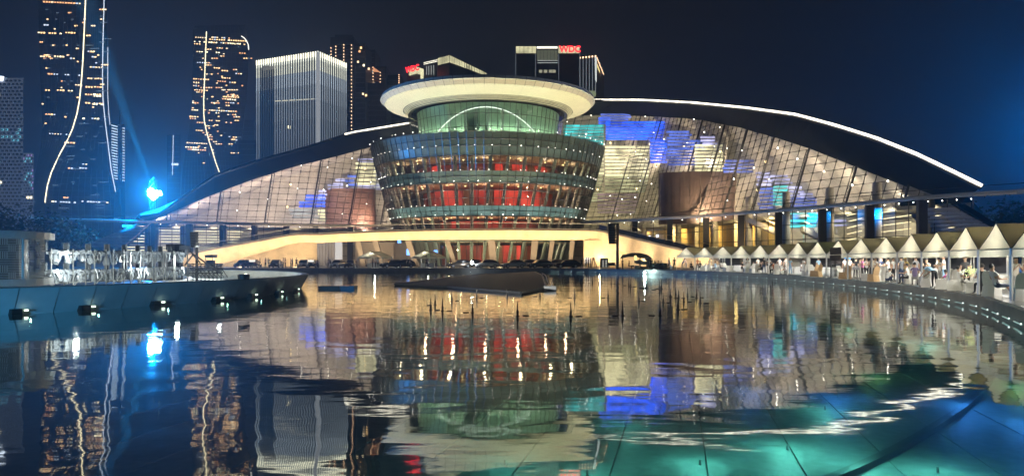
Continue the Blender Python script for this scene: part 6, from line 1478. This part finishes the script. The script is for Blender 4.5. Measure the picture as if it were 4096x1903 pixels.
# display board, crate, planters, umbrella-like stall, equipment heap
bd = thing('display_board', 'white display board with dark silhouettes before it, right of the black car', 'board', P(2352, 1060, 133)); MB().slab(P(2338, 1029, 133), P(2364, 1029, 133), P(2364, 1052, 133), P(2338, 1052, 133), (0, .1, 0)).build('board', emi('board_glow', (1, .93, .8), .8), bd)
for x in (2340, 2362): MB().tube([P(x, 1050, 133), (P(x, 0, 133).x, 133, 0)], .05, 4).build('leg', M_dsteel, bd)
fr = thing('easel_frame', 'reddish a-shaped easel beside the white display board', 'easel', P(2378, 1070, 132.5))
for xa, xb in ((2372, 2366), (2376, 2388), (2374, 2380)): MB().tube([P(xa, 1030, 132.5), (P(xb, 0, 132.5).x, 132.5, 0)], .07, 4).build('leg', mat('easel_wood', (.25, .10, .06), .6), fr)
kz = thing('kiosk', 'small dark kiosk with two lit strips against the cream wall', 'kiosk', P(2418, 1072, 140)); a, b = P(2403, 1032, 140), P(2433, 1072, 140); MB().box(((a.x+b.x)/2, 140.5, a.z/2), (b.x-a.x, 1, a.z)).build('cabinet', M_black, kz)
for x in (2411, 2423): MB().slab(P(x, 1040, 139.9), P(x+3, 1040, 139.9), P(x+3, 1068, 139.9), P(x, 1068, 139.9), (0, .05, 0)).build('lit_strip', emi('kiosk_strip', (.9, .9, .8), .5), kz)
bt_ = thing('bench', 'dark bench with bags right of the kiosk', 'bench', P(2450, 1070, 132)); MB().box(P(2450, 1060, 132), (2.4, .6, .1)).build('seat', M_black, bt_)
for x in (2436, 2464): MB().box(P(x, 1066, 132), (.1, .5, .6)).build('leg', M_black, bt_)
for x in (2440, 2452): MB().box(P(x, 1056, 132), (.6, .4, .5)).build('bag', M_dark, bt_)
hp_ = thing('equipment_heap', 'dark covered heap of stage equipment at the foot of the ramp wall', 'equipment', (P(2600, 0, 114).x, 114, 0))
for k in range(22):
    x = rnd.uniform(2545, 2660); top = 1022 if 2580 < x < 2606 else (1045 if x < 2630 else 1060); y = rnd.uniform(top, 1074); MB().box(P(x, y, 114+rnd.uniform(-.5, .5)), (rnd.uniform(.4, 1.0), .6, rnd.uniform(.3, .8)), rz=rnd.uniform(-.8, .8)).build('covered_case', M_dark, hp_)
sh2 = thing('canvas_awning', 'arched grey awning with a yellow lantern in front of the cream wall', 'awning', (P(2560, 0, 120).x, 120, 0))
aw = [P(2490, 1020, 119), P(2525, 1012, 119), P(2560, 1012, 119), P(2590, 1020, 119), P(2610, 1036, 119)]
for a, b in zip(aw, aw[1:]): MB().slab(a, b, b+Vector((0, 3, -.6)), a+Vector((0, 3, -.6)), (0, 0, .05)).build('canvas', mat('awning_canvas', (.22, .21, .19), .8), sh2)
for i in (0, 4): MB().tube([aw[i], Vector((aw[i].x, aw[i].y, 0))], .05, 4).build('leg', M_dsteel, sh2)
q = P(2542, 1031, 118.5); t = thing('paper_lantern', 'glowing yellow oval lantern hanging under the awning', 'lantern', q); MB().lathe([(.001, .42), (.2, .3), (.26, 0), (.2, -.3), (.001, -.42)], n=12).build('shade', emi('lantern_glow', (1, .68, .22), 1.3), t, local=True); MB().tube([(0, 0, .42), (0, 0, .8)], .02, 4).build('cord', M_black, t, local=True)
for x, lab in ((840, 'parasol-shaped stall shelter at the left end of the forecourt'), ):
    D = 128; r_ = thing('stall_shelter', 'dark '+lab, 'shelter', (P(x, 0, D).x, D, 0)); c = P(835, 1022, D)
    MB().slab(P(818, 1020, D), P(852, 1018, D), P(850, 1030, D), P(820, 1030, D), (0, 2, 0)).build('roof', M_dark, r_); [MB().tube([P(xx, 1028, D), (P(xx, 0, D).x, D, 0)], .06, 4).build('leg', M_dsteel, r_) for xx in (822, 850)]; MB().box((c.x, D+.8, .7), (1.3, .8, 1.4)).build('cart', M_dark, r_)

# ---------------------------------------------------------------- night haze that the searchlights show up in
hz = MB().box((0, 100, 145), (1900, 1700, 300)); hzo = hz.build('haze', None)
M_h = bpy.data.materials.new('night_haze'); M_h.use_nodes = True; nt = M_h.node_tree; nt.nodes.clear(); out = nt.nodes.new('ShaderNodeOutputMaterial'); pvn = nt.nodes.new('ShaderNodeVolumePrincipled')
pvn.inputs['Color'].default_value = (.85, .88, .92, 1); pvn.inputs['Density'].default_value = 0.0008; pvn.inputs['Anisotropy'].default_value = 0.72
nt.links.new(pvn.outputs[0], out.inputs['Volume']); hzo.data.materials.clear(); hzo.data.materials.append(M_h); tag(hzo, kind='stuff')
[print('LONG', o.name, o['label']) for o in bpy.data.objects if 'label' in o and len(o['label'].split()) > 16]
print('objects', len(bpy.data.objects), 'lights', len([o for o in bpy.data.objects if o.type == 'LIGHT']))
